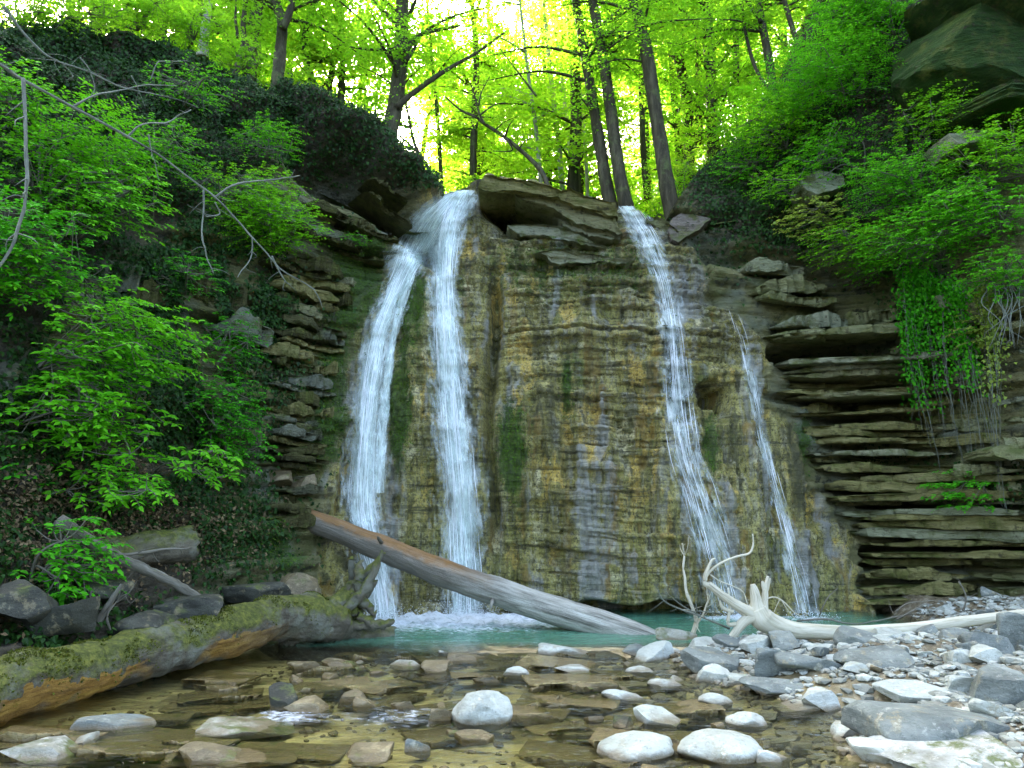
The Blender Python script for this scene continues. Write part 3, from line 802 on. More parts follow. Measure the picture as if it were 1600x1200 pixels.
# ------------------------------------------------------------------ falling water
M_FALL = [mat_falls('white_water_back', .015), mat_falls('white_water_mid', -.02, 1.3), mat_falls('white_water_front', -.06, 1.7)]
M_FILM = mat_falls('white_water_thin', -.14, 1.4)
M_VEIL = mat_falls('white_water_veil', -.02, 1.2, .34)
def mat_drop():
    k = NT('spray_drops')
    return k.done(k.bsdf((.85, .9, .9), .3, None, .5))
M_DROP = mat_drop()

def fall_sheet(name, path, off, mat, parent, seed, nu=13, fade=0.0, spread=1.0):
    P = catmull(path, int(len(path) * 14))
    n = len(P)
    u = np.linspace(-1, 1, nu)
    L = np.zeros((n, nu, 3))
    dist = np.zeros((n, nu)); dirs = np.zeros((n, nu, 3))
    for i, (x, y, w) in enumerate(P):
        for j, uu in enumerate(u):
            d = raydir(x + uu * w * spread, y)
            loc, nn, idx, dd = BVH.ray_cast(CAMP, d)
            if loc is None:
                dd = float(wallY(x, y)) / d.y
            dist[i, j] = dd; dirs[i, j] = d
    ker = np.hanning(11); ker /= ker.sum()
    sm = np.apply_along_axis(lambda a: np.convolve(np.pad(a, 5, mode='edge'), ker, 'valid'), 0, dist)
    dist = np.minimum(sm, dist) - .01
    prof = .35 + .65 * (1 - u ** 2)
    wob = .05 * fbm(P[:, None, 0] * .05 + u[None] * 1.5, P[:, None, 1] * .012, seed, 3, seed)
    dist = dist - off * prof[None] - np.abs(wob)
    L = np.array(CAMP)[None, None] + dirs * dist[..., None]
    seg = np.concatenate([[0], np.cumsum(np.linalg.norm(np.diff(L[:, nu // 2], axis=0), axis=1))])
    uvs = np.stack([np.broadcast_to((u[None] * P[:, 2:3] / 100.0), (n, nu)), np.broadcast_to(seg[:, None] * 1.0, (n, nu))], -1) + seed * 1.7
    tt = np.linspace(0, 1, n)[:, None]
    edge = (1 - np.abs(u)[None] ** 2.2) * np.ones((n, 1)) * (1 - .25 * tt) - (fade * (1 - sstep(tt, 0, .3)) if fade else 0)
    i = np.arange(n - 1)[:, None] * nu; j = np.arange(nu - 1)[None]
    Q = np.stack([i + j, i + j + 1, i + nu + j + 1, i + nu + j], -1).reshape(-1, 4)
    me = new_mesh(name, L.reshape(-1, 3), [Q], [mat], True, {'edge': edge.ravel()}, uv=uvs.reshape(-1, 2))
    return part(name, me, parent), L

def drops(name, cen, sig, n, parent, rg, size=.006):
    C = np.asarray(cen) + rg.normal(0, 1, (n, 3)) * np.asarray(sig)
    C[:, 2] = np.abs(C[:, 2] - .01) + .01
    T = np.array([[1, 1, 1], [1, -1, -1], [-1, 1, -1], [-1, -1, 1]], float) * .6
    S = size * rg.uniform(.5, 1.5, n)
    V = (C[:, None] + T[None] * S[:, None, None]).reshape(-1, 3)
    F = (np.array([[0, 1, 2], [0, 3, 1], [0, 2, 3], [1, 3, 2]])[None] + (np.arange(n) * 4)[:, None, None]).reshape(-1, 3)
    return tag(part(name, new_mesh(name, V, [F], [M_DROP], True), parent), kind='stuff')

def strands(name, L, parent, rg, n, mat, wid=.006, off=.02, lo=0.0, hi=1.0):
    "separate threads of water thrown clear of the sheet"
    nv, nu = L.shape[:2]
    V, Q, c = [], [], 0
    for _ in range(n):
        i0 = int(nv * rg.uniform(lo, hi) * .95); ln = int(rg.uniform(.05, .16) * nv)
        i1 = min(nv - 1, i0 + ln)
        if i1 - i0 < 4: continue
        uu = np.clip(rg.normal(0, .42), -.98, .98) * (nu - 1) / 2 + (nu - 1) / 2
        ii = np.linspace(i0, i1, 9)
        jj = np.clip(uu + np.cumsum(rg.normal(0, .08, 9)), 0, nu - 1.001)
        a = np.clip(ii.astype(int), 0, nv - 2); b = jj.astype(int)
        p = L[a, b] * (1 - (jj - b))[:, None] + L[a, b + 1] * (jj - b)[:, None]
        p = p + np.array([0, -1, .1]) * (off * rg.rand() + .01)
        w = wid * rg.uniform(.5, 1.4) * np.sin(np.linspace(.15, math.pi - .1, 9))
        l = p - np.outer(w, [1, 0, 0]); r_ = p + np.outer(w, [1, 0, 0]); f = p + np.outer(w, [0, -1.2, 0])
        V.append(np.stack([l, f, r_], 1).reshape(-1, 3))
        k = np.arange(8)[:, None] * 3 + c
        Q.append(np.concatenate([np.stack([k[:, 0], k[:, 0] + 1, k[:, 0] + 4, k[:, 0] + 3], -1), np.stack([k[:, 0] + 1, k[:, 0] + 2, k[:, 0] + 5, k[:, 0] + 4], -1)]))
        c += 27
    return tag(part(name, new_mesh(name, np.vstack(V), [np.vstack(Q)], [mat], True), parent), kind='stuff')

rg = np.random.RandomState(5)
PB = [(728, 297, 8), (716, 312, 24), (704, 340, 32), (696, 380, 36), (694, 430, 30), (695, 480, 30), (699, 540, 34), (704, 600, 40), (711, 680, 44), (718, 760, 46), (723, 840, 48), (727, 910, 50), (729, 978, 56)]
PA = [(722, 298, 10), (704, 312, 28), (680, 340, 42), (656, 380, 44), (634, 420, 36), (613, 465, 34), (595, 515, 34), (583, 575, 36), (575, 640, 38), (570, 720, 42), (568, 790, 48), (578, 850, 48), (592, 910, 40), (600, 978, 40)]
PA2 = [(668, 355, 12), (650, 400, 12), (634, 450, 11), (620, 500, 10), (610, 560, 10), (602, 620, 12), (595, 700, 14), (592, 770, 15)]
PC = [(980, 322, 12), (990, 338, 20), (1004, 362, 24), (1020, 395, 22), (1034, 430, 20), (1044, 475, 20), (1052, 530, 24), (1057, 590, 28), (1063, 650, 30), (1074, 715, 30), (1092, 775, 30), (1110, 835, 33), (1126, 895, 36), (1140, 958, 38)]
PD = [(1142, 480, 12), (1158, 525, 16), (1170, 575, 14), (1182, 630, 11), (1193, 690, 10), (1206, 745, 11), (1221, 800, 13), (1234, 850, 15), (1247, 900, 19), (1260, 958, 22)]
PB = [(x, y, w * (.95 if y < 330 else .68)) for x, y, w in PB]
PA = [(x, y, w * float(np.interp(y, [300, 345, 385, 430], [.95, .95, .9, .62]))) for x, y, w in PA]
for path, lab, n_s, base_px, m3 in (
        (PB, 'broad main cascade plunging straight down behind the leaning log', 420, (728, 975, .9), True),
        (PA, 'cascade fanning out to the left down the mossy buttress', 420, (600, 975, .7), True),
        (PC, 'thinner right-hand cascade trickling over the ochre rock face', 260, (1142, 958, .5), False),
        (PD, 'thin ribbon of water at the right edge of the rock face', 130, (1260, 958, .35), False)):
    fd = .9 if path is PD else 0.0
    root = thing('waterfall', hit(path[-1][0], 960)[0], lab, 'waterfall', 'cascades over the rock face')
    s0, L0 = fall_sheet('water_sheet', path, .05, M_FALL[0] if m3 else M_FILM, root, 1 + len(lab) % 7, fade=fd)
    s1, L1 = fall_sheet('water_sheet', path, .11 if m3 else .08, M_FALL[1] if m3 else M_FILM, root, 3 + len(lab) % 5, fade=fd, spread=.92)
    if m3:
        s2, L1 = fall_sheet('water_sheet', path, .19, M_FALL[2], root, 5 + len(lab) % 4, spread=.85)
    if path is PA:
        fall_sheet('water_sheet', PA2, .06, M_FALL[0], root, 9); fall_sheet('water_sheet', PA2, .1, M_FALL[1], root, 4)
    fall_sheet('water_sheet', path, .03, M_VEIL, root, 2 + len(lab) % 6, fade=fd, spread=2.0 if m3 else 1.55)
    if m3: fall_sheet('water_sheet', path, .09, M_VEIL, root, 6 + len(lab) % 3, spread=1.5)
    strands('water_threads', L1, root, rg, n_s // 3, M_DROP, .0028, .05)
    c, _ = hit(base_px[0], base_px[1] - 6)
    drops('spray', (c.x, c.y - .25, .05), (base_px[2] * .42, .14, .10 * base_px[2]), 900 if m3 else 250, root, rg)

# ------------------------------------------------------------------ stones
def mat_stone(name, cols, moss=0.0, rough=.85, wet=False):
    k = NT(name)
    p = k.obj(); r = k.rnd(); wp = k.pos()
    v = k.noise(k.map(wp, (1.5, 1.5, 5)), 2.2, 6, .65)
    c = k.ramp(v, [(.3, cols[0]), (.52, cols[1]), (.75, cols[2])])
    c = k.mix(k.math('MULTIPLY', r, .6), c, cols[3])
    c = k.mix(k.ramp(k.noise(wp, 38, 4, .7), [(.32, .6), (.45, 0)]), c, [x * .35 for x in cols[1]])
    c = k.mix(k.ramp(k.noise(wp, 7, 5, .7), [(.56, 0), (.64, .6)]), c, (.26, .22, .11))
    c = k.mix(k.ramp(k.noise(wp, 14, 5, .75), [(.56, 0), (.64, .5)]), c, [x * 1.25 for x in cols[2]])
    c = k.mix(k.math('MULTIPLY', k.attr('tint'), .85), c, [x * .55 for x in cols[0]])
    c = k.mix(k.ramp(k.noise(k.map(wp, loc=(3, 7, 1)), 3.5, 4, .6), [(.5, 0), (.68, .5)]), c, cols[0])
    z = k.sep(wp)[2]
    # tide mark: stone stays dark and brown where the water wets it
    tm = k.math('ADD', z, k.math('MULTIPLY', k.math('SUBTRACT', k.noise(wp, 9, 3), .5), .08))
    wetm = k.ramp(tm, [(.012, .8), (.045, 0)])
    c = k.mix(wetm, c, (.13, .095, .04))
    if moss:
        up = k.sep(k.n('ShaderNodeNewGeometry').outputs['Normal'])[2]
        c = k.mix(k.math('MULTIPLY', k.ramp(up, [(.1, 0), (.6, 1)]), k.ramp(k.noise(wp, 5, 5, .7), [(.62 - moss * .16, 0), (.72 - moss * .16, .9)])), c, k.mix(k.noise(wp, 40, 3), (.035, .06, .008), (.12, .14, .025)))
    ro = k.math('SUBTRACT', rough, k.math('MULTIPLY', wetm, .45))
    h = k.math('ADD', k.noise(k.map(wp, (6, 6, 16)), 1, 6, .65), k.math('MULTIPLY', k.noise(wp, 45, 5, .7), .5))
    return k.done(k.bsdf(c, ro, k.bump(h, .7, .03), .35))
M_ST = {'pale': mat_stone('pale_limestone', [(.24, .25, .19), (.44, .47, .39), (.56, .6, .52), (.33, .37, .32)]),
        'grey': mat_stone('grey_limestone', [(.08, .09, .075), (.19, .215, .18), (.32, .35, .3), (.14, .165, .145)]),
        'brown': mat_stone('brown_slate', [(.06, .05, .025), (.2, .16, .08), (.34, .29, .17), (.12, .1, .055)], .25, .5),
        'mossy': mat_stone('mossy_stone', [(.14, .14, .09), (.4, .42, .38), (.6, .62, .56), (.3, .29, .18)], .9, .75),
        'dark': mat_stone('dark_stone', [(.015, .015, .01), (.05, .052, .035), (.1, .105, .075), (.035, .04, .025)], .5, .7)}  # dark stone, tones deepened further for the shade around the mossy log

def rock_arrays(seed, sub=3, cuts=10, lo=.5, hi=.85, rough=.05):
    rg_ = np.random.RandomState(seed)
    bm = bmesh.new(); bmesh.ops.create_icosphere(bm, subdivisions=sub, radius=1.0)
    V = np.array([v.co[:] for v in bm.verts]); F = np.array([[v.index for v in f.verts] for f in bm.faces]); bm.free()
    axes = [np.array(a, float) for a in ((0, 0, 1), (0, 0, -1), (1, 0, 0), (-1, 0, 0), (0, 1, 0), (0, -1, 0))] if cuts > 7 else []
    for c_i in range(cuts):
        if c_i < len(axes): n = norm(axes[c_i] + rg_.normal(0, .28, 3)); d = rg_.uniform(.3, .62) if c_i < 2 else rg_.uniform(.5, .8)
        else: n = norm(rg_.normal(size=3)); d = rg_.uniform(lo + .08, hi)
        e = np.clip(V @ n - d, 0, None)
        V = V - e[:, None] * n * .97
    V = V + rough * np.stack([fbm(V[:, 0] * 1.7, V[:, 1] * 1.7, V[:, 2] * 1.7, 4, seed + a) for a in range(3)], 1)
    mn, mx = V.min(0), V.max(0)
    V = (V - (mn + mx) / 2) / (mx - mn)
    return V, F
ROCKS = {}
for key, m in M_ST.items():
    ROCKS[key] = []
    for s in range(10):
        V, F = rock_arrays(100 + s, 4, 12 + s % 4, .42 if s % 2 else .5, .82, .035 if s else .03)
        ROCKS[key].append(new_mesh('stone', V, [F], [m], True, sharp=R(32)))
    for s in (0, 1, 2):
        V, F = rock_arrays(150 + s, 4, 6, .62, .9, .07)
        ROCKS[key].append(new_mesh('stone', V, [F], [m], True))

def ground(x, y): return float(bed_height(np.array([x]), np.array([y]))[0][0])
placed = []                                         # x, y, radius

def place_stone(name, px, py, w, h, tone, rg, yaw=None, tilt=None, var=None, aspect=None):
    zg = .03
    for _ in range(4):
        b = pixz(px, py, zg); zg = max(ground(b.x, b.y), -.03)
    t = (b - CAMP).length
    W = w / FOC * t; D = W * (aspect or rg.uniform(.6, .85))
    H = max(h / FOC * t - .2 * D, .35 * h / FOC * t) * 1.25
    o = link(name, ROCKS[tone][var if var is not None else rg.randint(10)])
    o.scale = (W, D, H)
    o.rotation_euler = ((tilt if tilt is not None else rg.uniform(-.12, .12)), rg.uniform(-.1, .1), yaw if yaw is not None else rg.uniform(-.3, .3) + math.pi * rg.randint(2))
    o.location = (b.x, b.y + D * .42, zg + H * .32)
    placed.append((b.x, b.y + D * .42, max(W, D) * .5))
    return o

rg = np.random.RandomState(9)
HAND = [  # px, py(bottom), width, height, tone, label, short name
    (751, 1141, 93, 60, 'pale', 'round white boulder with a brown wet foot standing in mid-stream', 'round white boulder in the stream', 10),
    (882, 1028, 78, 28, 'pale', 'flat pale slab at the front edge of the green pool', 'pale slab by the pool', 1),
    (904, 1056, 68, 20, 'pale', 'low white stone lying in front of the pale slab at the pool edge', None, 3),
    (806, 1062, 46, 20, 'pale', 'small tilted white slab standing in the shallow stream', 'small tilted white slab', 5),
    (730, 1036, 64, 22, 'brown', 'brown flat-topped slab breaking the stream surface before the pool', 'brown slab before the pool', 2),
    (676, 1054, 46, 22, 'brown', 'dark brown stone in the stream near the foot of the falls', None, 4),
    (1000, 1196, 112, 46, 'pale', 'smooth white boulder at the lower edge beside the water', 'smooth white boulder at the bottom edge', 11),
    (1032, 1140, 66, 32, 'pale', 'white sloping stone at the right edge of the stream', 'white sloping stone by the stream', 7),
    (977, 1100, 66, 24, 'pale', 'long cream stone lying half out of the stream', None, 6),
    (985, 1077, 72, 15, 'pale', 'thin pale flagstone behind the long cream stone', None, 1),
    (1000, 1058, 52, 18, 'pale', 'small white slab at the tip of the gravel bank', None, 5),
    (1000, 1028, 54, 22, 'grey', 'grey stone at the corner of the gravel bank by the pool', None, 3),
    (687, 1135, 34, 28, 'brown', 'brown upright stone leaning beside the round white boulder', None, 9),
    (740, 1166, 58, 24, 'brown', 'brown wedge stone just below the round white boulder', None, 7),
    (651, 1184, 36, 28, 'grey', 'grey stone half sunk in the foreground stream', None, 2),
    (570, 1200, 70, 32, 'brown', 'brown stone cut by the lower edge of the stream', None, 4),
    (548, 1104, 44, 24, 'brown', 'brown tilted slate in the riffle, the rear of two', None, 5),
    (572, 1112, 42, 24, 'brown', 'brown tilted slate in the riffle, the front of two', None, 1),
    (627, 1115, 34, 20, 'brown', 'small brown stone in the riffle beside white water', None, 8),
    (371, 1156, 132, 34, 'mossy', 'pale boulder with a mossy top below the mossy log', 'moss-topped pale boulder', 1),
    (50, 1197, 92, 34, 'mossy', 'yellow-green mossy stone in the lower left corner', 'mossy corner stone', 3),
    (322, 1198, 94, 36, 'brown', 'ochre boulder at the lower edge below the moss-topped boulder', 'ochre boulder at the bottom edge', 6),
    (385, 1200, 120, 26, 'brown', 'wide flat ochre ledge stone at the bottom of the stream', None, 1),
    (437, 1117, 44, 44, 'dark', 'dark upright slate beside the long wet stone', None, 7),
    (478, 1120, 66, 28, 'brown', 'long wet brown stone right of the dark upright slate', None, 3),
    (165, 1150, 96, 32, 'grey', 'blue-grey boulder in shadow under the mossy log', 'blue-grey boulder under the mossy log', 2),
    (527, 1046, 54, 20, 'brown', 'brown stone by the root end of the mossy log', None, 6),
    (470, 1052, 50, 22, 'brown', 'broken brown slate in the shallows near the mossy log', None, 8),
    (1122, 1108, 50, 25, 'pale', 'small bright white stone alone in the brown puddle', 'bright white stone in the puddle', 12),
    (1173, 1144, 58, 30, 'pale', 'rounded white stone in front of the brown puddle', 'rounded white stone before the puddle', 10),
    (1136, 1200, 118, 54, 'pale', 'large pale green-grey boulder at the bottom edge', 'large pale boulder at the bottom edge', 12),
    (1214, 1200, 48, 26, 'pale', 'small pale stone right of the large bottom boulder', None, 2),
    (1120, 1056, 82, 46, 'grey', 'grey wedge-shaped stone at the head of the gravel bank', 'grey wedge-shaped stone', 7),
    (1122, 1070, 54, 30, 'pale', 'pale stone leaning on the front of the grey wedge', None, 5),
    (1210, 1058, 56, 48, 'grey', 'upright olive-grey block in the middle of the gravel bank', 'upright olive-grey block', 9),
    (1286, 1050, 116, 38, 'grey', 'long grey boulder behind the pale angular stone', 'long grey boulder', 1),
    (1290, 1075, 60, 38, 'pale', 'pale angular stone in front of the long grey boulder', 'pale angular stone', 3),
    (1230, 1090, 108, 32, 'grey', 'broad low blue-grey slab in the middle of the bank', 'broad low blue-grey slab', 6),
    (1264, 1117, 76, 24, 'pale', 'white flat stone before the broad blue-grey slab', None, 0),
    (1173, 1077, 58, 16, 'pale', 'thin pale flagstone at the edge of the puddle', None, 1),
    (1386, 1046, 90, 34, 'grey', 'grey humped boulder under the driftwood trunk', 'grey humped boulder', 4),
    (1446, 1084, 96, 28, 'pale', 'long cream stone in the middle of the right bank', 'long cream stone on the bank', 7),
    (1516, 1090, 54, 32, 'pale', 'pale bluish block with a pointed top', 'pale bluish pointed block', 9),
    (1578, 1076, 76, 54, 'grey', 'dark slate-blue boulder at the right edge', 'slate-blue boulder at the right edge', 5),
    (1562, 1026, 80, 42, 'grey', 'blue-grey boulder behind the slate-blue one', 'blue-grey boulder by the right edge', 2),
    (1552, 1038, 50, 26, 'pale', 'pale cut-faced stone between the blue boulders', None, 3),
    (1510, 1168, 215, 74, 'grey', 'big blotchy grey-white boulder in the lower right', 'big blotchy boulder', 1),
    (1394, 1194, 80, 38, 'pale', 'pale cracked block below the big blotchy boulder', 'pale cracked block', 8),
    (1512, 1206, 170, 48, 'mossy', 'wide pale boulder with moss in the lower right corner', 'moss-flecked corner boulder', 4),
    (1486, 1000, 66, 32, 'grey', 'grey pyramid-shaped stone against the driftwood trunk', 'grey pyramid-shaped stone', 9),
    (1302, 1006, 42, 24, 'grey', 'grey angular stone touching the driftwood trunk', None, 7),
    (1062, 1004, 66, 30, 'mossy', 'arched grey stone behind the standing stick', 'arched grey stone', 2),
    (1594, 1012, 44, 60, 'grey', 'tall grey stone at the right end of the bank', None, 9),
    (1345, 1066, 42, 20, 'pale', 'small pale block beside the pale angular stone', None, 3),
    (1388, 1068, 50, 15, 'pale', 'small flat white stone above the puddle', None, 1),
    (1376, 1082, 46, 15, 'pale', 'low white stone at the back of the small puddle', None, 0),
    (1040, 1078, 50, 20, 'pale', 'pale stone at the left rim of the gravel bank', None, 6),
]
TONEW = {'pale': 'pale', 'grey': 'grey', 'brown': 'brown', 'mossy': 'mossy', 'dark': 'dark'}
marks = []
for (px, py, w, h, tone, lab, nick, var) in HAND:
    o = place_stone('boulder' if w > 75 else 'stone', px, py, w, h, tone, rg, yaw=rg.uniform(-.15, .15), var=var)
    tag(o, lab, 'boulder' if w > 75 else 'stone', 'stones of the stream bed and bank')
    if nick: marks.append((o.location.x, o.location.y, nick))

def bank_edge(y): return .95 + np.interp(y, [3, 4.6, 6, 8, 9, 9.8], [.6, .55, .5, .25, .5, 2.5])
auto = []
def scatter(n, zone, tones, probs, smin, smax, power, tries=8000, gap=.78):
    got = 0
    for _ in range(tries):
        if got >= n: break
        y = rg.uniform(4.55, 11.2) if zone == 'bank' else rg.uniform(4.5, 9.4)
        if zone == 'bank':
            x = rg.uniform(.6, 7.0)
            if x < bank_edge(y) - .25 * rg.rand() or x > y * .72: continue
            if y > 9.2 and x < 3.2 + (y - 9.2) * 1.2: continue
        else:
            x = rg.uniform(-3.0, 1.6)
            if x > bank_edge(y) or x < logx(y) + .35: continue
            if y > 8.5: continue
        s = smin + (smax - smin) * rg.rand() ** power
        s *= np.interp(y, [4.5, 9], [.75, 1.15])
        if any((x - a) ** 2 + (y - b) ** 2 < ((s * .5 + c) * gap) ** 2 for a, b, c in placed): continue
        g = ground(x, y)
        tone = rg.choice(tones, p=probs)
        H = s * rg.uniform(.25, .55)
        o = link('stone', ROCKS[tone][rg.randint(10)])
        o.scale = (s, s * rg.uniform(.55, .9), H)
        o.rotation_euler = (rg.uniform(-.22, .22), rg.uniform(-.22, .22), rg.uniform(0, 6.28))
        o.location = (x, y, g + H * .3 if zone == 'bank' else max(g + H * .25, -.01 + H * rg.uniform(-.15, .2)))
        placed.append((x, y, s * .5)); auto.append((o, s, tone, zone)); got += 1
scatter(128, 'bank', ['pale', 'grey', 'mossy'], [.64, .33, .03], .15, .46, 1.8, 30000, .62)
scatter(38, 'stream', ['brown', 'pale', 'dark', 'mossy'], [.66, .1, .18, .06], .1, .3, 1.8)
scatter(74, 'bank', ['pale', 'grey', 'brown'], [.66, .28, .06], .09, .17, 1.3, 20000, .7)
ORD = ['closest', 'second closest', 'third closest', 'fourth closest', 'fifth closest', 'sixth closest', 'seventh closest', 'eighth closest', 'ninth closest', 'tenth closest'] + ['%dth closest' % i for i in range(11, 60)]
ORD[20], ORD[21], ORD[22], ORD[30], ORD[31], ORD[32] = '21st closest', '22nd closest', '23rd closest', '31st closest', '32nd closest', '33rd closest'
buckets = {}
for o, s, tone, zone in auto:
    d, nick = min((math.hypot(o.location.x - a, o.location.y - b), nk) for a, b, nk in marks)
    size = 'small' if s > .2 else 'little'
    buckets.setdefault((size, tone, nick), []).append((d, o))
for (size, tone, nick), lst in buckets.items():
    lst.sort(key=lambda q: q[0])
    for i, (d, o) in enumerate(lst):
        tag(o, '%s %s stone, %s to the %s' % (size, tone, ORD[i], nick), 'stone', 'stones of the stream bed and bank')

# flat plates of bedrock in the shallows
M_PLATE = mat_stone('wet_bed_plate', [(.1, .085, .032), (.32, .265, .11), (.5, .43, .21), (.24, .2, .085)], .2, .4)
PLT = [new_mesh('rock_slab', *(lambda v, q, t: (v, [q, t]))(*slab_proto(s + 20)), [M_PLATE], True, sharp=R(38)) for s in range(7)]
rp = np.random.RandomState(31)
cnt = 0
while cnt < 75:
    y = rp.uniform(4.4, 8.9); x = rp.uniform(-3.2, 1.6)
    if x > bank_edge(y) - .1 or x < logx(y) + .3: continue
    o = link('rock_slab', PLT[rp.randint(7)], bed_o)
    L = rp.uniform(.25, .8); h = rp.uniform(.03, .07)
    o.scale = (L, L * rp.uniform(.45, .8), h)
    o.location = (x, y, rp.uniform(-.05, .004) - h * .6)
    o.rotation_euler = (rp.uniform(-.04, .07), rp.uniform(-.06, .06), rp.normal(.15, .5))
    cnt += 1
# loose gravel between the stones
def gravel(name, label, n, inside, smin, smax, mat, seed):
    rg_ = np.random.RandomState(seed)
    base_ = [rock_arrays(300 + s, 1, 6, .5, .85, .06) for s in range(5)]
    Vs, Fs, c, tn = [], [], 0, []
    xs, ys = [], []
    while len(xs) < n:
        x = rg_.uniform(-3.5, 7.2, 4000); y = rg_.uniform(4.3, 11.3, 4000)
        ok = inside(x, y, rg_)
        xs += x[ok].tolist(); ys += y[ok].tolist()
    xs, ys = np.array(xs[:n]), np.array(ys[:n])
    zs = bed_height(xs, ys)[0]
    for i in range(n):
        V, F = base_[rg_.randint(5)]
        s = smin + (smax - smin) * rg_.rand() ** 2
        a = rg_.uniform(0, 6.28); ca, sa = math.cos(a), math.sin(a)
        q = V * np.array([s, s * rg_.uniform(.5, .9), s * rg_.uniform(.3, .6)])
        q = np.stack([q[:, 0] * ca - q[:, 1] * sa, q[:, 0] * sa + q[:, 1] * ca, q[:, 2] + q[:, 0] * rg_.uniform(-.2, .2)], 1) + [xs[i], ys[i], zs[i] + s * .12]
        Vs.append(q); Fs.append(F + c); c += len(q); tn.append(np.full(len(q), rg_.rand() ** 1.3))
    o = link(name, new_mesh(name, np.vstack(Vs), [np.vstack(Fs)], [mat], True, {'tint': np.concatenate(tn)}, sharp=R(35)))
    return tag(o, label, 'gravel', kind='stuff')
def in_bank(x, y, r): return (x > bank_edge(y) - .3 * r.rand(len(x))) & (x < y * .73) & ~((y > 9.2) & (x < 3.2 + (y - 9.2) * 1.2))
def in_stream(x, y, r): return (x < bank_edge(y)) & (x > logx(y) + .1) & (y < 8.8)
gravel('gravel', 'pale pebbles filling the gaps of the gravel bank', 6000, in_bank, .03, .13, M_ST['pale'], 1)
gravel('gravel', 'dark pebbles and slate chips on the stream bed', 900, in_stream, .03, .10, M_ST['brown'], 2)

# ------------------------------------------------------------------ logs, driftwood, dead branches
def mat_wood(name, a, b, c, moss=None, axis_u=14, axis_v=1.4, bump=.02):
    k = NT(name)
    u = k.uv(); p = k.pos()
    g = k.noise(k.map(u, (axis_u, axis_v, 1)), 1, 6, .65, .3)
    col = k.ramp(g, [(.3, a), (.5, b), (.72, c)])
    col = k.mix(k.ramp(k.noise(k.map(u, (axis_u * 2.2, axis_v * .7, 1), (3, 1, 0)), 1, 4, .6), [(.6, 0), (.7, .8)]), col, [x * .25 for x in a])
    if moss: col = moss(k, col, p)
    h = k.math('ADD', g, k.math('MULTIPLY', k.noise(p, 30, 4, .7), .4))
    return k.done(k.bsdf(col, .8, k.bump(h, .8, bump), .3))
def _lean(k, col, p):
    x = k.math('ADD', k.sep(p)[0], k.math('MULTIPLY', k.math('SUBTRACT', k.noise(p, 2.5, 4), .5), 1.0))
    nz = k.sep(k.n('ShaderNodeNewGeometry').outputs['Normal'])[2]
    rust = k.math('MULTIPLY', k.ramp(k.math('MULTIPLY', x, -1), [(.35, 0), (.9, 1)]), k.ramp(k.math('ADD', nz, k.math('MULTIPLY', k.math('SUBTRACT', k.noise(p, 6, 5, .7), .5), .9)), [(.2, 0), (.6, 1)]))
    col = k.mix(k.math('MULTIPLY', rust, .85), col, k.mix(k.noise(p, 8, 5), (.13, .06, .012), (.27, .135, .025)))
    left = k.ramp(k.math('MULTIPLY', x, -1), [(.0, 0), (.85, 1)])
    return k.mix(k.math('MULTIPLY', k.math('MULTIPLY', left, k.math('SUBTRACT', 1, rust)), .75), col, (.09, .075, .05))
M_LEAN = mat_wood('weathered_log_wood', (.07, .07, .05), (.3, .3, .24), (.52, .53, .45), _lean, 13, 1.2, .05)
def _mossy(k, col, p, ochre=True):
    nrm_ = k.n('ShaderNodeNewGeometry').outputs['Normal']
    nz = k.sep(nrm_)[2]
    ms = k.math('ADD', nz, k.math('MULTIPLY', k.math('SUBTRACT', k.noise(p, 4, 6, .7), .5), 1.5))
    mc = k.ramp(k.noise(p, 18, 5, .75), [(.3, (.02, .028, .004)), (.5, (.075, .09, .012)), (.7, (.17, .175, .025))])
    col = k.mix(k.ramp(k.noise(p, 2.3, 5, .7), [(.5, 0), (.6, .8)]), col, (.15, .16, .115))
    col = k.mix(k.math('MULTIPLY', k.ramp(ms, [(-.1, 0), (.35, .95)]), k.ramp(k.noise(p, 3.1, 5, .7), [(.36, .15), (.5, 1)])), col, mc)
    bare = k.math('MULTIPLY', k.ramp(k.math('ADD', nz, k.math('MULTIPLY', k.math('SUBTRACT', k.noise(p, 5, 5, .7), .5), .8)), [(-.62, 1), (-.25, 0)]), k.math('MULTIPLY', k.ramp(k.noise(p, 1.4, 3), [(.42, 0), (.5, 1)]), k.ramp(k.math('MULTIPLY', k.sep(p)[0], -.1), [(.23, 0), (.28, 1)])))
    bare = k.math('MULTIPLY', bare, 1.0 if ochre else 0.0)
    return k.mix(bare, col, k.ramp(k.noise(k.map(k.uv(), (16, 1.2, 1)), 1, 6, .7), [(.3, (.06, .035, .01)), (.48, (.2, .11, .02)), (.7, (.38, .25, .05))]))
M_MOSSLOG = mat_wood('mossy_bark', (.022, .019, .011), (.075, .066, .042), (.15, .14, .1), _mossy, 10, 3, .05)
M_ROTLOG = mat_wood('rotten_mossy_bark', (.04, .036, .022), (.11, .1, .065), (.19, .18, .12), lambda k, c, p: _mossy(k, c, p, False), 10, 3, .05)
M_DRIFT = mat_wood('bleached_driftwood', (.26, .24, .15), (.48, .46, .33), (.6, .59, .45), None, 16, 1.6, .012)
M_DEAD = mat_wood('dead_branch_bark', (.05, .045, .03), (.13, .125, .09), (.24, .24, .19), None, 20, 3, .01)
M_TWIG = mat_wood('grey_twig_bark', (.05, .055, .04), (.14, .16, .12), (.26, .28, .22), None, 20, 3, .006)

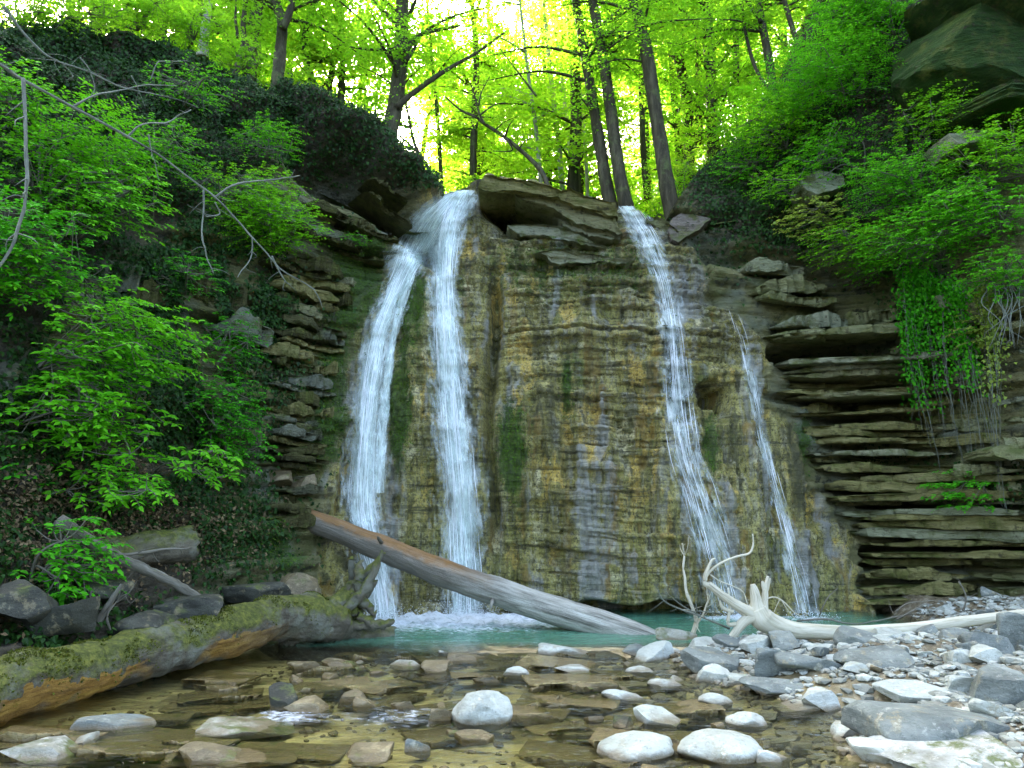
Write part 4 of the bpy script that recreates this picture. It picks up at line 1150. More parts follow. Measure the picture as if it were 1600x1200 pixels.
def log_mesh(name, path, rad, mat, sides=32, n=100, lump=.12, freq=2.5, seed=0, bark=.02, end_jag=0.0):
    P = catmull(np.asarray(path, float), n); r = np.interp(np.linspace(0, 1, n), np.linspace(0, 1, len(rad)), rad)
    T_ = norm(np.gradient(P, axis=0)); S = norm(np.cross(T_, np.array([.02, .03, 1]))); U = np.cross(S, T_)
    a = np.linspace(0, 2 * math.pi, sides + 1) - math.pi / 2
    V = P[:, None] + r[:, None, None] * (np.cos(a)[None, :, None] * S[:, None] + np.sin(a)[None, :, None] * U[:, None])
    k = 1 + lump * fbm(V[..., 0] * freq, V[..., 1] * freq, V[..., 2] * freq, 3, seed) + bark * fbm(V[..., 0] * 14, V[..., 1] * 14, V[..., 2] * 14, 3, seed + 3)
    k[:, -1] = k[:, 0]
    V = P[:, None] + (V - P[:, None]) * k[..., None]
    if end_jag:
        rj = np.random.RandomState(seed)
        j = end_jag * rj.uniform(-.2, 1, sides + 1); j[-1] = j[0]
        for q, f in ((-1, 1), (-2, .6), (-3, .3)): V[q] += T_[-1][None] * (j * f)[:, None]
        V[-1] = P[-1] + (V[-1] - P[-1]) * (.75 + .25 * rj.rand(sides + 1))[:, None]
    seg = np.concatenate([[0], np.cumsum(np.linalg.norm(np.diff(P, axis=0), axis=1))])
    uv = np.stack([np.broadcast_to((a * r.mean())[None], (n, sides + 1)), np.broadcast_to(seg[:, None], (n, sides + 1))], -1).reshape(-1, 2)
    m = sides + 1
    i = np.arange(n - 1)[:, None] * m; j = np.arange(sides)[None]
    Q = np.stack([i + j, i + j + 1, i + m + j + 1, i + m + j], -1).reshape(-1, 4)
    V = np.vstack([V.reshape(-1, 3), P[0][None], (P[-1] - T_[-1] * .04)[None]])
    uv = np.vstack([uv, [[0, 0]], [[0, seg[-1]]]])
    jj = np.arange(sides)
    T = np.vstack([np.stack([np.full(sides, n * m), jj + 1, jj], -1), np.stack([np.full(sides, n * m + 1), (n - 1) * m + jj, (n - 1) * m + jj + 1], -1)])
    return new_mesh(name, V, [Q, T], [mat], True, uv=uv)

def ppath(pts): return [tuple(pix(*p)) for p in pts]

# leaning log
lean = [(424, 792, 11.05), (520, 826, 10.85), (600, 858, 10.7), (700, 898, 10.4), (800, 932, 10.2), (900, 964, 9.95), (985, 990, 9.78), (1022, 1006, 9.76)]
root = thing('fallen_log', pixz(1000, 990, 0), 'long bare log leaning from the left ledge down into the pool', 'log')
part('trunk', log_mesh('trunk', ppath(lean), [.15, .16, .17, .18, .185, .18, .17, .16], M_LEAN, 44, 160, .1, 1.9, 4, .022), root)
b = MB(); b.tube(catmull(ppath([(598, 850, 10.6), (592, 842, 10.45), (590, 838, 10.35)]), 5), [.03, .025, .015], 7); part('branch_stub', b.mesh('branch_stub', M_LEAN), root)
b = MB(); b.tube(catmull(ppath([(770, 938, 10.1), (768, 944, 10.0), (767, 950, 9.98)]), 5), [.03, .02, .01], 7); part('branch_stub', b.mesh('branch_stub', M_LEAN), root)

# mossy log
ml = [(-150, 1140, 5.0), (0, 1078, 5.75), (122, 1052, 6.35), (210, 1027, 6.9), (315, 998, 7.6), (420, 968, 8.45), (480, 965, 8.95), (530, 975, 9.25)]
root = thing('mossy_log', pixz(300, 1045, 0), 'thick moss-covered log with torn roots lying along the left bank', 'log')
MLP = ppath(ml)
part('trunk', log_mesh('trunk', MLP, [.24, .225, .215, .22, .22, .235, .25, .22], M_MOSSLOG, 56, 190, .2, 2.2, 8, .05), root)
for pts, rad in (([(500, 968, 9.05), (540, 980, 9.35), (575, 990, 9.5), (612, 992, 9.6)], [.22, .17, .14, .1]),
                 ([(500, 955, 9.1), (535, 945, 9.3), (562, 928, 9.45), (580, 905, 9.5)], [.16, .13, .11, .07]),
                 ([(470, 975, 8.8), (450, 1000, 8.9), (440, 1020, 8.95)], [.14, .09, .04])):
    part('root', log_mesh('root', ppath(pts), rad, M_ROTLOG, 22, 44, .3, 5.0, int(pts[0][0]), .12, .07), root)
rj_ = np.random.RandomState(44)
for q in range(11):
    x0, y0 = 535 + rj_.uniform(-12, 30), 945 + rj_.uniform(-14, 30)
    up_ = rj_.rand() < .65
    x1, y1 = (592 + rj_.uniform(-46, 14), rj_.uniform(862, 905)) if up_ else (600 + rj_.uniform(-30, 16), rj_.uniform(935, 985))
    xm, ym = (x0 + x1) / 2 + rj_.uniform(-10, 10), (y0 + y1) / 2 + rj_.uniform(-4, 14)
    d0 = 9.35 + rj_.uniform(-.12, .15)
    part('root', log_mesh('root', ppath([(x0, y0, d0), (xm, ym, d0 + rj_.uniform(-.1, .1)), (x1 - 3, y1 + 6, d0), (x1 + rj_.uniform(-6, 6), y1, d0 + .03)]), [rj_.uniform(.05, .11), rj_.uniform(.04, .07), rj_.uniform(.02, .045), rj_.uniform(.006, .02)], M_ROTLOG, 12, 34, .55, 9, q, .3), root)
MLC = catmull(MLP, 400)
rgm = np.random.RandomState(77)
n = 16000
ii = rgm.randint(20, 398, n)
ang = rgm.normal(0, .75, n)
rr = np.interp(ii / 400, np.linspace(0, 1, 8), [.24, .225, .215, .22, .22, .235, .25, .22])
T_ = norm(np.gradient(MLC, axis=0))[ii]; S_ = norm(np.cross(T_, [0.02, .03, 1])); U_ = np.cross(S_, T_)
d_ = np.sin(ang)[:, None] * S_ + np.cos(ang)[:, None] * U_
c_ = MLC[ii] + d_ * rr[:, None]
kk = 1 + .2 * fbm(c_[:, 0] * 2.2, c_[:, 1] * 2.2, c_[:, 2] * 2.2, 3, 8)
c_ = MLC[ii] + d_ * (rr * kk)[:, None]
keep = fbm(c_[:, 0] * 3, c_[:, 1] * 3, c_[:, 2] * 3, 3, 15) > .12
M_MOSS = leaf_mat('moss_fronds', (.03, .042, .006), (.13, .15, .02), (.13, .15, .02), .25, .8, .1)
tag(part('moss', leaf_mesh('moss', c_[keep] - d_[keep] * .006, d_[keep] + rgm.normal(0, .6, (keep.sum(), 3)), rgm.normal(size=(keep.sum(), 3)), rgm.uniform(.012, .032, keep.sum()), LEAF_KITE, M_MOSS, rgm), root), kind='stuff')

# driftwood tree with upturned roots
DY = 8.25
def dw(pts, dy=0.0): return ppath([(x, y, DY + dy + (x - 1180) / 420 * .5) for x, y in pts])
root = thing('driftwood_tree', pix(1180, 985, DY), 'bleached white driftwood trunk with upturned forked roots on the gravel bank', 'driftwood')
part('trunk', log_mesh('trunk', dw([(1182, 950), (1190, 966), (1212, 978), (1245, 985), (1300, 988), (1360, 987), (1430, 982), (1500, 972), (1600, 959), (1700, 945)]), [.09, .125, .11, .085, .075, .07, .066, .06, .052, .045], M_DRIFT, 24, 130, .08, 3, 5, .008), root)
for pts, rad in (([(1184, 958), (1181, 940), (1179, 925), (1176, 913)], [.1, .065, .05, .025]), ([(1188, 956), (1194, 938), (1196, 920), (1200, 900)], [.08, .045, .03, .014]), ([(1196, 925), (1193, 915), (1191, 908)], [.03, .024, .012]), ([(1197, 922), (1201, 910), (1203, 903)], [.026, .018, .01]),
                 ([(1184, 962), (1165, 954), (1140, 938), (1122, 925), (1106, 912)], [.085, .06, .048, .042, .034]), ([(1108, 914), (1102, 912), (1103, 897), (1112, 876), (1118, 873)], [.03, .026, .022, .014, .006]), ([(1104, 900), (1110, 892), (1126, 880), (1150, 870), (1170, 865), (1176, 855), (1177, 846), (1176, 834)], [.016, .014, .013, .012, .012, .011, .01, .006]),
                 ([(1184, 964), (1170, 966), (1158, 976), (1148, 990), (1136, 1004)], [.09, .06, .05, .042, .026]), ([(1145, 956), (1130, 950), (1124, 938)], [.026, .018, .01]), ([(1150, 975), (1138, 974), (1140, 950), (1138, 918)], [.022, .019, .015, .008]),
                 ([(1110, 898), (1125, 908), (1145, 916), (1161, 925), (1168, 945)], [.007, .006, .006, .005, .004]), ([(1196, 936), (1210, 933), (1224, 940), (1240, 956), (1252, 963)], [.009, .008, .007, .006, .003]), ([(1222, 939), (1230, 952), (1242, 966)], [.006, .005, .003]), ([(1218, 937), (1210, 955), (1205, 970)], [.005, .004, .003])):
    part('root', log_mesh('root', dw(pts), rad, M_DRIFT, 12 if max(rad) > .02 else 7, 26, .12, 6, int(pts[0][1]), .015), root)
def twig_thing(name, lab, cat, pieces, Yf, mat, grp=None, sides=6, spurs=True):
    root_ = thing(name, pix(pieces[0][0][0][0], pieces[0][0][0][1], Yf(pieces[0][0][0][0])), lab, cat, grp)
    for i, (pts, r0, r1) in enumerate(pieces):
        P = ppath([(x, y, Yf(x)) for x, y in pts])
        if i: 
            nj = np.random.RandomState(i + len(lab)); P = [tuple(np.array(q) + [0, nj.uniform(-.06, .06) * min(1, a), 0]) for a, q in enumerate(P)]
        P = catmull(P, max(10, 5 * len(pts)))
        P = P + np.linspace(0, 1, len(P))[:, None] * .035 * np.stack([fbm(P[:, 0] * 2.2, P[:, 1] * 2.2, P[:, 2] * 2.2, 3, 50 + i + a) for a in range(3)], 1)
        po = part('stem' if i == 0 else 'side_branch', log_mesh('stem', P, [r0, (r0 + r1) / 2, r1], mat, sides + (4 if r0 > .03 else 0), 40 if len(pts) > 3 else 20, .3, 9, i + 3, .06), root_)
        if spurs and r0 < .03:
            nj = np.random.RandomState(70 + i + len(lab)); T_ = norm(np.gradient(P, axis=0))
            for _ in range(nj.randint(2, 5) + (4 if i == 0 else 0)):
                a_ = nj.randint(2, len(P) - 1); L_ = nj.uniform(.08, .3)
                d_ = norm(T_[a_] + nj.normal(0, .7, 3)) * L_
                mb = MB(); mb.tube(catmull([P[a_], P[a_] + d_ * .5 + nj.normal(0, .02, 3), P[a_] + d_], 7), [r1 * .7, r1 * .5, .0015], 5); 
                tw_ = link('twig', mb.mesh('twig', mat), po); tw_.location = (0, 0, 0)
    return root_
twig_thing('dead_stick', 'pale forked stick standing upright behind the arched grey stone', 'stick', [([(1083, 990), (1088, 972), (1082, 950), (1073, 925), (1071, 895), (1072, 868), (1069, 850)], .026, .008), ([(1088, 975), (1098, 962), (1104, 945), (1107, 933), (1104, 930)], .014, .006)], lambda x: 8.55, M_DRIFT)
twig_thing('dead_twig', 'thin bare twigs arching left from the driftwood over the pool edge', 'twig', [([(1140, 982), (1100, 966), (1060, 950), (1035, 935), (1026, 920)], .011, .004), ([(1095, 962), (1065, 945), (1040, 925)], .007, .003), ([(1130, 960), (1095, 955), (1075, 955)], .006, .003), ([(1090, 957), (1088, 935), (1088, 918)], .005, .003)], lambda x: 8.4, M_TWIG)
twig_thing('dead_twig', 'dark twigs caught in the water right of the driftwood roots', 'twig', [([(1245, 970), (1290, 968), (1330, 975), (1370, 972), (1440, 955)], .012, .006), ([(1280, 962), (1290, 935), (1305, 918)], .008, .003), ([(1400, 968), (1430, 950), (1460, 945)], .012, .004), ([(1505, 955), (1508, 930), (1500, 905)], .012, .005), ([(1400, 955), (1420, 942), (1455, 938)], .009, .004)], lambda x: 9.3, M_DEAD)

# small trunk sloping down the left bank and other dead wood
twig_thing('dead_log', 'thin dead trunk sloping down the left bank towards the mossy log', 'log', [([(92, 812, 0)[:2], (150, 852), (215, 885), (280, 918), (345, 953)], .062, .04), ([(301, 935), (303, 952), (302, 960)], .022, .01), ([(185, 868), (240, 862), (300, 855)], .02, .008)], lambda x: 7.0 + (x - 92) * .0045, M_DEAD)
root = thing('rotten_log', pix(200, 880, 8.0), 'rotten mossy log piece lying behind the thin dead trunk', 'log')
part('trunk', log_mesh('trunk', ppath([(-60, 945, 7.0), (40, 905, 7.6), (130, 878, 7.9), (210, 862, 8.3), (300, 845, 8.7)]), [.15, .17, .19, .2, .18], M_ROTLOG, 30, 90, .3, 3, 33, .08, .05), root)
part('root', log_mesh('root', ppath([(110, 900, 7.8), (85, 930, 7.6), (70, 960, 7.45)]), [.12, .09, .06], M_ROTLOG, 14, 24, .3, 5, 35, .1), root)
twig_thing('dead_branch', 'broken grey branches sticking up behind the mossy log', 'branch', [([(145, 985), (165, 955), (180, 930), (190, 915)], .035, .012), ([(120, 972), (140, 945), (150, 925)], .018, .006), ([(60, 985), (95, 975), (130, 972)], .014, .006), ([(172, 985), (170, 960), (185, 935), (205, 925)], .012, .005), ([(125, 995), (105, 970), (85, 955)], .014, .006)], lambda x: 6.9, M_DEAD)
for i, (px, py, w, h, tone, lab) in enumerate([(95, 975, 90, 45, 'dark', 'dark rounded rock behind the mossy log on the bank'), (30, 960, 90, 50, 'dark', 'dark rock at the left edge behind the mossy log'), (225, 985, 90, 40, 'dark', 'dark flat rock behind the middle of the mossy log'), (290, 960, 110, 40, 'dark', 'wide dark ledge stone under the thin dead trunk'), (395, 935, 90, 36, 'dark', 'dark mossy ledge stone at the foot of the left wall'), (470, 925, 70, 34, 'brown', 'wet brown ledge below the left cascade'), (160, 935, 70, 38, 'dark', 'dark block under the rotten log piece'), (430, 760, 60, 44, 'brown', 'mossy yellow block beside the top of the leaning log'), (470, 775, 46, 30, 'brown', 'small brown block left of the fan-shaped cascade')]):
    p_, n_ = hit(px, py)
    if py > 900: p_ = Vector((p_.x * .96, p_.y * .96, p_.z))
    t = p_.length
    W = w / FOC * t; H = h / FOC * t
    o = link('boulder', ROCKS[tone][(i * 3) % 10]); o.scale = (W, W * .8, H); o.rotation_euler = (.1, -.1 * (i % 3), i * .7)
    o.location = (p_.x, p_.y, p_.z + H * .4)
    tag(o, lab, 'boulder')

# bare branches hanging in front of the left wall
Yb = lambda x: 6.3 + x * .0052
twig_thing('bare_branch', 'long dead branch slanting down across the ivy wall', 'branch', [
    ([(-60, 70), (0, 101), (35, 124), (115, 168), (200, 213), (252, 245), (336, 308), (395, 371), (441, 420), (490, 454), (505, 483)], .02, .006),
    ([(200, 213), (225, 200), (262, 190), (298, 168)], .012, .006), ([(336, 308), (365, 294), (395, 286), (430, 282), (468, 278)], .014, .006), ([(318, 297), (318, 330), (316, 365), (322, 400), (331, 430)], .012, .006), ([(336, 316), (344, 335), (328, 340), (322, 336)], .009, .004), ([(394, 371), (390, 395), (370, 437)], .012, .005), ([(425, 400), (437, 425), (447, 442)], .013, .006), ([(115, 166), (150, 152), (185, 143), (232, 135), (275, 132)], .011, .004), ([(232, 210), (238, 240), (252, 282)], .007, .003)], Yb, M_TWIG)
twig_thing('bare_branch', 'thinner dead branch above the long slanting one', 'branch', [([(5, 10), (40, 55), (80, 90), (130, 110), (200, 138), (260, 152), (310, 170)], .017, .004), ([(95, 97), (108, 112), (115, 123)], .008, .003), ([(125, 90), (140, 110), (142, 135), (136, 145)], .008, .003), ([(205, 118), (215, 135), (222, 152)], .006, .003), ([(235, 125), (248, 105), (255, 98), (290, 95)], .007, .003), ([(75, 88), (95, 100), (60, 95)], .006, .003)], lambda x: 6.6 + x * .005, M_TWIG)
twig_thing('climbing_stem', 'thin grey climbing stem hanging down at the left edge', 'stem', [([(36, 122), (40, 190), (42, 260), (38, 320), (22, 370), (0, 415), (-20, 440)], .018, .012)], lambda x: 6.3, M_TWIG)

# ------------------------------------------------------------------ big single rocks on the right slope
def block(name, poly, Yc, depth, mat, root_, seed, lean=0.0, n=64, rough=.05):
    "irregular block: outline, real depth, front face leaning back by lean metres over its height"
    P = edgewalk(poly, n, seed, .8)
    c = P.mean(0); y0, y1 = P[:, 1].min(), P[:, 1].max()
    rings = []
    for dy, ins in ((.02, .5), (.01, .8), (.0, .965), (.05, 1.0), (depth * .5, 1.02), (depth, .9)):
        q = c + (P - c) * ins
        f = (y1 - q[:, 1]) / (y1 - y0)
        V = pixa(q[:, 0], q[:, 1], np.full(len(q), Yc)); V[:, 1] += dy + f * lean
        V += rough * np.stack([fbm(V[:, 0] * 1.6, V[:, 1] * 1.6, V[:, 2] * 2.6, 4, seed + a) for a in range(3)], 1)
        rings.append(V)
    k = len(rings)
    V = np.vstack(rings + [rings[0].mean(0)[None], rings[-1].mean(0)[None]])
    Q = [(r_ * n_ + j, r_ * n_ + (j + 1) % n_, (r_ + 1) * n_ + (j + 1) % n_, (r_ + 1) * n_ + j) for n_ in [len(P)] for r_ in range(k - 1) for j in range(n_)]
    n_ = len(P)
    T = [(k * n_, (j + 1) % n_, j) for j in range(n_)] + [(k * n_ + 1, (k - 1) * n_ + j, (k - 1) * n_ + (j + 1) % n_) for j in range(n_)]
    return part(name, new_mesh(name, V, [np.array(Q), np.array(T)], [mat], True, sharp=R(40)), root_)
M_GREENROCK = mat_slab('dark_green_rock', [(.01, .026, .005), (.026, .062, .012), (.06, .115, .028)])  # dark mossy green of the boulder itself
M_PINKROCK = mat_slab('sun_tinted_rock', [(.08, .07, .05), (.18, .155, .12), (.27, .24, .19)])  # pinkish cast of sunlight put into the block's rock colour
root = thing('boulder', pix(1530, 190, 10.8), 'huge angular boulder jutting from the top of the right slope', 'boulder')
def big_rock(name, cen, dims, rot, seed, mat, root_, cuts):
    bm = bmesh.new(); bmesh.ops.create_icosphere(bm, subdivisions=5, radius=1.0)
    V = np.array([v.co[:] for v in bm.verts]); F = np.array([[v.index for v in f.verts] for f in bm.faces]); bm.free()
    for (nx, ny, nz, d) in cuts:
        n_ = norm(np.array([nx, ny, nz], float)); V = V - np.clip(V @ n_ - d, 0, None)[:, None] * n_ * .98
    V = V + .03 * np.stack([fbm(V[:, 0] * 2, V[:, 1] * 2, V[:, 2] * 4, 4, seed + a) for a in range(3)], 1)
    kz = np.floor(V[:, 2] * 6 + .9 * pnoise(V[:, 0] * 2, V[:, 1] * 2, V[:, 2], seed))
    V = V * (1 + .06 * (cellrand(kz, kz * 0 + seed, 2) - .5))[:, None] + .012 * np.stack([fbm(V[:, 0] * 7, V[:, 1] * 7, V[:, 2] * 12, 3, seed + 5 + a) for a in range(3)], 1)
    V = V * np.array(dims)
    V = V @ np.array(Matrix.Rotation(rot[1], 3, 'Y') @ Matrix.Rotation(rot[2], 3, 'Z')).T + np.array(cen)
    return part(name, new_mesh(name, V, [F], [mat], True, sharp=R(30)), root_)
big_rock('rock_block', pix(1548, 104, 11.3), (1.55, 1.3, 1.22), (0, .38, .1), 5, M_GREENROCK, root, [(-.1, -1, .05, .45), (-1, -.25, .2, .62), (-.55, -.8, -.35, .62), (.1, -.3, 1, .52), (-.6, 0, .9, .72), (0, -.35, -1, .55), (.8, -.6, .1, .7), (-.2, -.75, .75, .72), (.3, -.6, -.8, .68)])
big_rock('rock_layer', pix(1560, 42, 11.2), (1.45, 1.35, .17), (0, .5, .1), 9, M_GREENROCK, root, [(-.1, -1, 0, .7), (-1, -.2, .1, .75), (0, 0, 1, .6), (.9, -.5, 0, .8)])
big_rock('rock_layer', pix(1600, 178, 10.9), (1.1, 1.1, .28), (0, .15, 0), 12, M_GREENROCK, root, [(-.1, -1, 0, .6), (-1, -.4, .1, .7), (0, -.2, 1, .6), (0, -.2, -1, .6)])
root = thing('boulder', pix(1085, 380, 12.7), 'pinkish grey block at the right end of the crest', 'boulder')
block('rock_block', [(1046, 352), (1054, 332), (1070, 322), (1098, 324), (1118, 334), (1100, 350), (1080, 362), (1060, 378), (1050, 372)], 12.75, .8, M_PINKROCK, root, 3, .35)
root = thing('boulder', pix(1290, 300, 12.0), 'mossy layered rock showing through the leaves on the right slope', 'boulder')
block('rock_block', [(1262, 268), (1290, 255), (1325, 262), (1332, 278), (1312, 292), (1278, 304), (1258, 290)], 12.05, .8, M_SLABR, root, 5, .3)
for pl, yc, lab, sd in (([(1480, 300), (1505, 285), (1538, 278), (1545, 288), (1520, 300), (1490, 308)], 10.9, 'pale flat rock half hidden in the right-hand bushes', 6), ([(1490, 200), (1530, 188), (1575, 188), (1580, 200), (1540, 215), (1500, 225)], 10.7, 'mossy ledge under the huge angular boulder', 8), ([(1555, 700), (1600, 690), (1640, 690), (1640, 712), (1580, 720), (1558, 714)], 10.6, 'pale slab sticking out of the right wall', 12), ([(1475, 455), (1530, 430), (1560, 440), (1555, 465), (1510, 485), (1480, 478)], 11.2, 'smooth green-grey bulge of rock behind the hanging vines', 14)):
    root = thing('boulder', pix(pl[0][0], pl[0][1], yc), lab, 'boulder')
    block('rock_block', pl, yc, .8, M_SLABR, root, sd, .25)

# ------------------------------------------------------------------ leaves
M_LF = leaf_mat('shrub_leaf', (.02, .17, .004), (.09, .46, .01), (.09, .46, .01), .38, .55, .15)
M_LFY = leaf_mat('fresh_shrub_leaf', (.05, .28, .004), (.17, .58, .015), (.17, .56, .012), .42, .55, .15)
M_LR = leaf_mat('slope_leaf', (.035, .22, .006), (.14, .52, .014), (.15, .54, .014), .45, .6, .12)
M_LRY = leaf_mat('slope_leaf_fresh', (.07, .3, .006), (.23, .6, .018), (.23, .6, .014), .48, .6, .12)
M_LY = leaf_mat('sun_tinted_leaf', (.13, .26, .03), (.32, .42, .06), (.4, .5, .06), .45, .5, .35)  # yellow of sunlit leaves put into the colour of these bushes and vine
M_LT = leaf_mat('forest_leaf', (.035, .14, .012), (.09, .3, .015), (.32, .66, .025), .65, .5, .3)
M_LT2 = leaf_mat('forest_leaf_bright', (.05, .17, .012), (.13, .36, .02), (.47, .75, .04), .68, .5, .3)
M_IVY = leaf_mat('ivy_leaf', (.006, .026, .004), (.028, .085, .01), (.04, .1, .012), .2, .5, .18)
M_LITTER = leaf_mat('dead_leaf', (.05, .035, .015), (.26, .2, .1), (.2, .15, .06), .2, .7, .2)
def mat_bark(name, a, b, c):
    k = NT(name); p = k.pos()
    g = k.noise(k.map(p, (9, 9, 1.5)), 1, 6, .68)
    col = k.ramp(g, [(.3, a), (.5, b), (.72, c)])
    col = k.mix(k.ramp(k.noise(p, 2.4, 5, .7), [(.55, 0), (.68, .7)]), col, (.1, .13, .04))
    return k.done(k.bsdf(col, .85, k.bump(g, .9, .04), .25))
M_BARK = mat_bark('tree_bark', (.016, .014, .007), (.05, .045, .024), (.11, .1, .058))
M_BARKP = mat_bark('pale_bark', (.12, .12, .09), (.28, .28, .22), (.42, .42, .34))

# ivy on the wall
flatP = wall.reshape(-1, 3); flatN = norm(nrm.reshape(-1, 3)); fpx, fpy = PX.ravel(), PY.ravel()
frd = np.repeat(rid[:, None], NR, 1).ravel()
def ivy(name, label, weight, n, seed, size=(.035, .075), mat=None, tmpl=LEAF_IVY, cat='ivy', lift=.07, hang=1.0):
    rg_ = np.random.RandomState(seed)
    area = np.linalg.norm(np.cross(du, dv), axis=-1).ravel()
    w = np.clip(weight, 0, None) * area
    idx = rg_.choice(len(w), n, p=w / w.sum())
    C = flatP[idx] + rg_.normal(0, .035, (n, 3)); N_ = flatN[idx]
    patch = np.clip(.5 + fbm(C[:, 0] * 1.4, C[:, 1] * 1.4, C[:, 2] * 1.4, 3, seed), 0, 1.3)
    C = C + N_ * (.01 + lift * rg_.rand(n) * (.3 + 1.4 * patch))[:, None]
    A = np.array([0, 0, -1.0]) * hang + rg_.normal(0, .55, (n, 3)) + N_ * .3
    NN = N_ + np.array([0, 0, .55]) + rg_.normal(0, .4, (n, 3))
    S = rg_.uniform(size[0], size[1], n)
    o = link(name, leaf_mesh(name, C, A, NN, S, tmpl, mat or M_IVY, rg_))
    return tag(o, label, cat, kind='stuff')
nz_ = fbm(flatP[:, 0] * .9, flatP[:, 1] * .9, flatP[:, 2] * .9, 4, 51)
below = fpy - frd
bandw = np.interp(fpx, [0, 200, 400, 480, 560, 640, 690], [260, 300, 150, 75, 62, 45, 20])
wl = ((fpx < 690) * (1 - sstep(below, bandw * .75, bandw * 1.1)) * (.75 + .6 * np.clip(nz_ + .3, 0, 1))
      + 1.1 * blob(fpx, fpy, 330, 560, 110, 170) * (nz_ > -.25) + .9 * blob(fpx, fpy, 250, 400, 120, 100) * (nz_ > -.05) + 1.0 * blob(fpx, fpy, 350, 830, 70, 70) + .8 * blob(fpx, fpy, 400, 470, 45, 80) * (nz_ > 0) + .6 * (fpx < 330) * (fpy > 420) * (nz_ > -.1))
wl *= (fpx > -250) * (fpx < 700)
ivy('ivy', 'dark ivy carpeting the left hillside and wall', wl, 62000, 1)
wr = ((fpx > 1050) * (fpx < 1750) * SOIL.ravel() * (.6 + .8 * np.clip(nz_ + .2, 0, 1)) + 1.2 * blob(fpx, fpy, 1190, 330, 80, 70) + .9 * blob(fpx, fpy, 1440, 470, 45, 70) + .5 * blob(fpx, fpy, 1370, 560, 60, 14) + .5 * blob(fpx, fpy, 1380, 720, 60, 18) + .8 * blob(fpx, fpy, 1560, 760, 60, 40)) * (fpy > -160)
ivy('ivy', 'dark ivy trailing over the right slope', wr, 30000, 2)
ivy('leaf_litter', 'dry brown leaves and twigs littering the foot of the left slope', (blob(fpx, fpy, 100, 780, 150, 60) + blob(fpx, fpy, 250, 830, 120, 50) + .5 * blob(fpx, fpy, 60, 900, 100, 60)), 9000, 3, (.03, .07), M_LITTER, LEAF_KITE, 'leaf litter', .03, .2)
ivy('moss', 'green moss cushions on the wet rock beside the falls', (1 - SOIL.ravel()) * np.clip(MOSS.ravel() - .3, 0, 1) * (1 + nz_), 14000, 4, (.012, .035), leaf_mat('wall_moss', (.03, .08, .01), (.1, .2, .015), (.1, .2, .015), .25, .8, .1), LEAF_KITE, 'moss', .025, .4)

def ordinal(i):
    w = ['first', 'second', 'third', 'fourth', 'fifth', 'sixth', 'seventh', 'eighth', 'ninth', 'tenth', 'eleventh', 'twelfth']
    if i < len(w): return w[i]
    i += 1
    return '%d%s' % (i, 'th' if 10 < i % 100 < 20 else {1: 'st', 2: 'nd', 3: 'rd'}.get(i % 10, 'th'))

def shrub_arrays(root_, cen, R3, nsp, per, leaf, rg_, out=(0, -1, 0), droop=.3, flat=.35, layer=0.0):
    "stems from the root into an ellipsoid of sprays"
    root_, cen, R3 = np.array(root_), np.array(cen), np.array(R3)
    d = norm(rg_.normal(size=(nsp, 3))); rad = rg_.rand(nsp) ** .45
    st = cen + d * rad[:, None] * R3
    if layer:
        st[:, 2] = np.round(st[:, 2] / layer) * layer + rg_.normal(0, layer * .12, nsp) + .25 * np.hypot(st[:, 0] - cen[0], st[:, 1] - cen[1]) * -.3
    dirs = (st - root_) * np.array([1, 1, .35]) / max(R3.max(), .1) + np.array(out) * .5 + rg_.normal(0, .45, (nsp, 3)) * np.array([1, 1, .4])
    ln = R3.max() * rg_.uniform(.22, .45, nsp)
    C, A, Nn, S, tw = sprays(st, dirs, ln, per, leaf, rg_, droop, flat)
    mb = MB()
    k = max(4, min(9, nsp // 40))
    sel = rg_.choice(nsp, k, replace=False)
    for s in sel:
        m = (root_ + st[s]) / 2 + np.array([0, 0, .18 * R3[2]]) + rg_.normal(0, .06, 3)
        mb.tube(catmull([root_, m, st[s], tw[s][-1]], 14), [.02 * R3.max() ** .5, .012, .008, .003], 6, .1, 9, 1)
    for s in rg_.choice(nsp, min(nsp, 45), replace=False):
        mb.tube(tw[s], [.004, .003, .002], 4, cap=False)
        q = sel[np.argmin(((st[sel] - st[s]) ** 2).sum(-1))]
        mb.tube(catmull([st[q], (st[q] + st[s]) / 2 - [0, 0, .03], st[s]], 6), [.006, .004], 4, cap=False)
    return C, A, Nn, S, mb

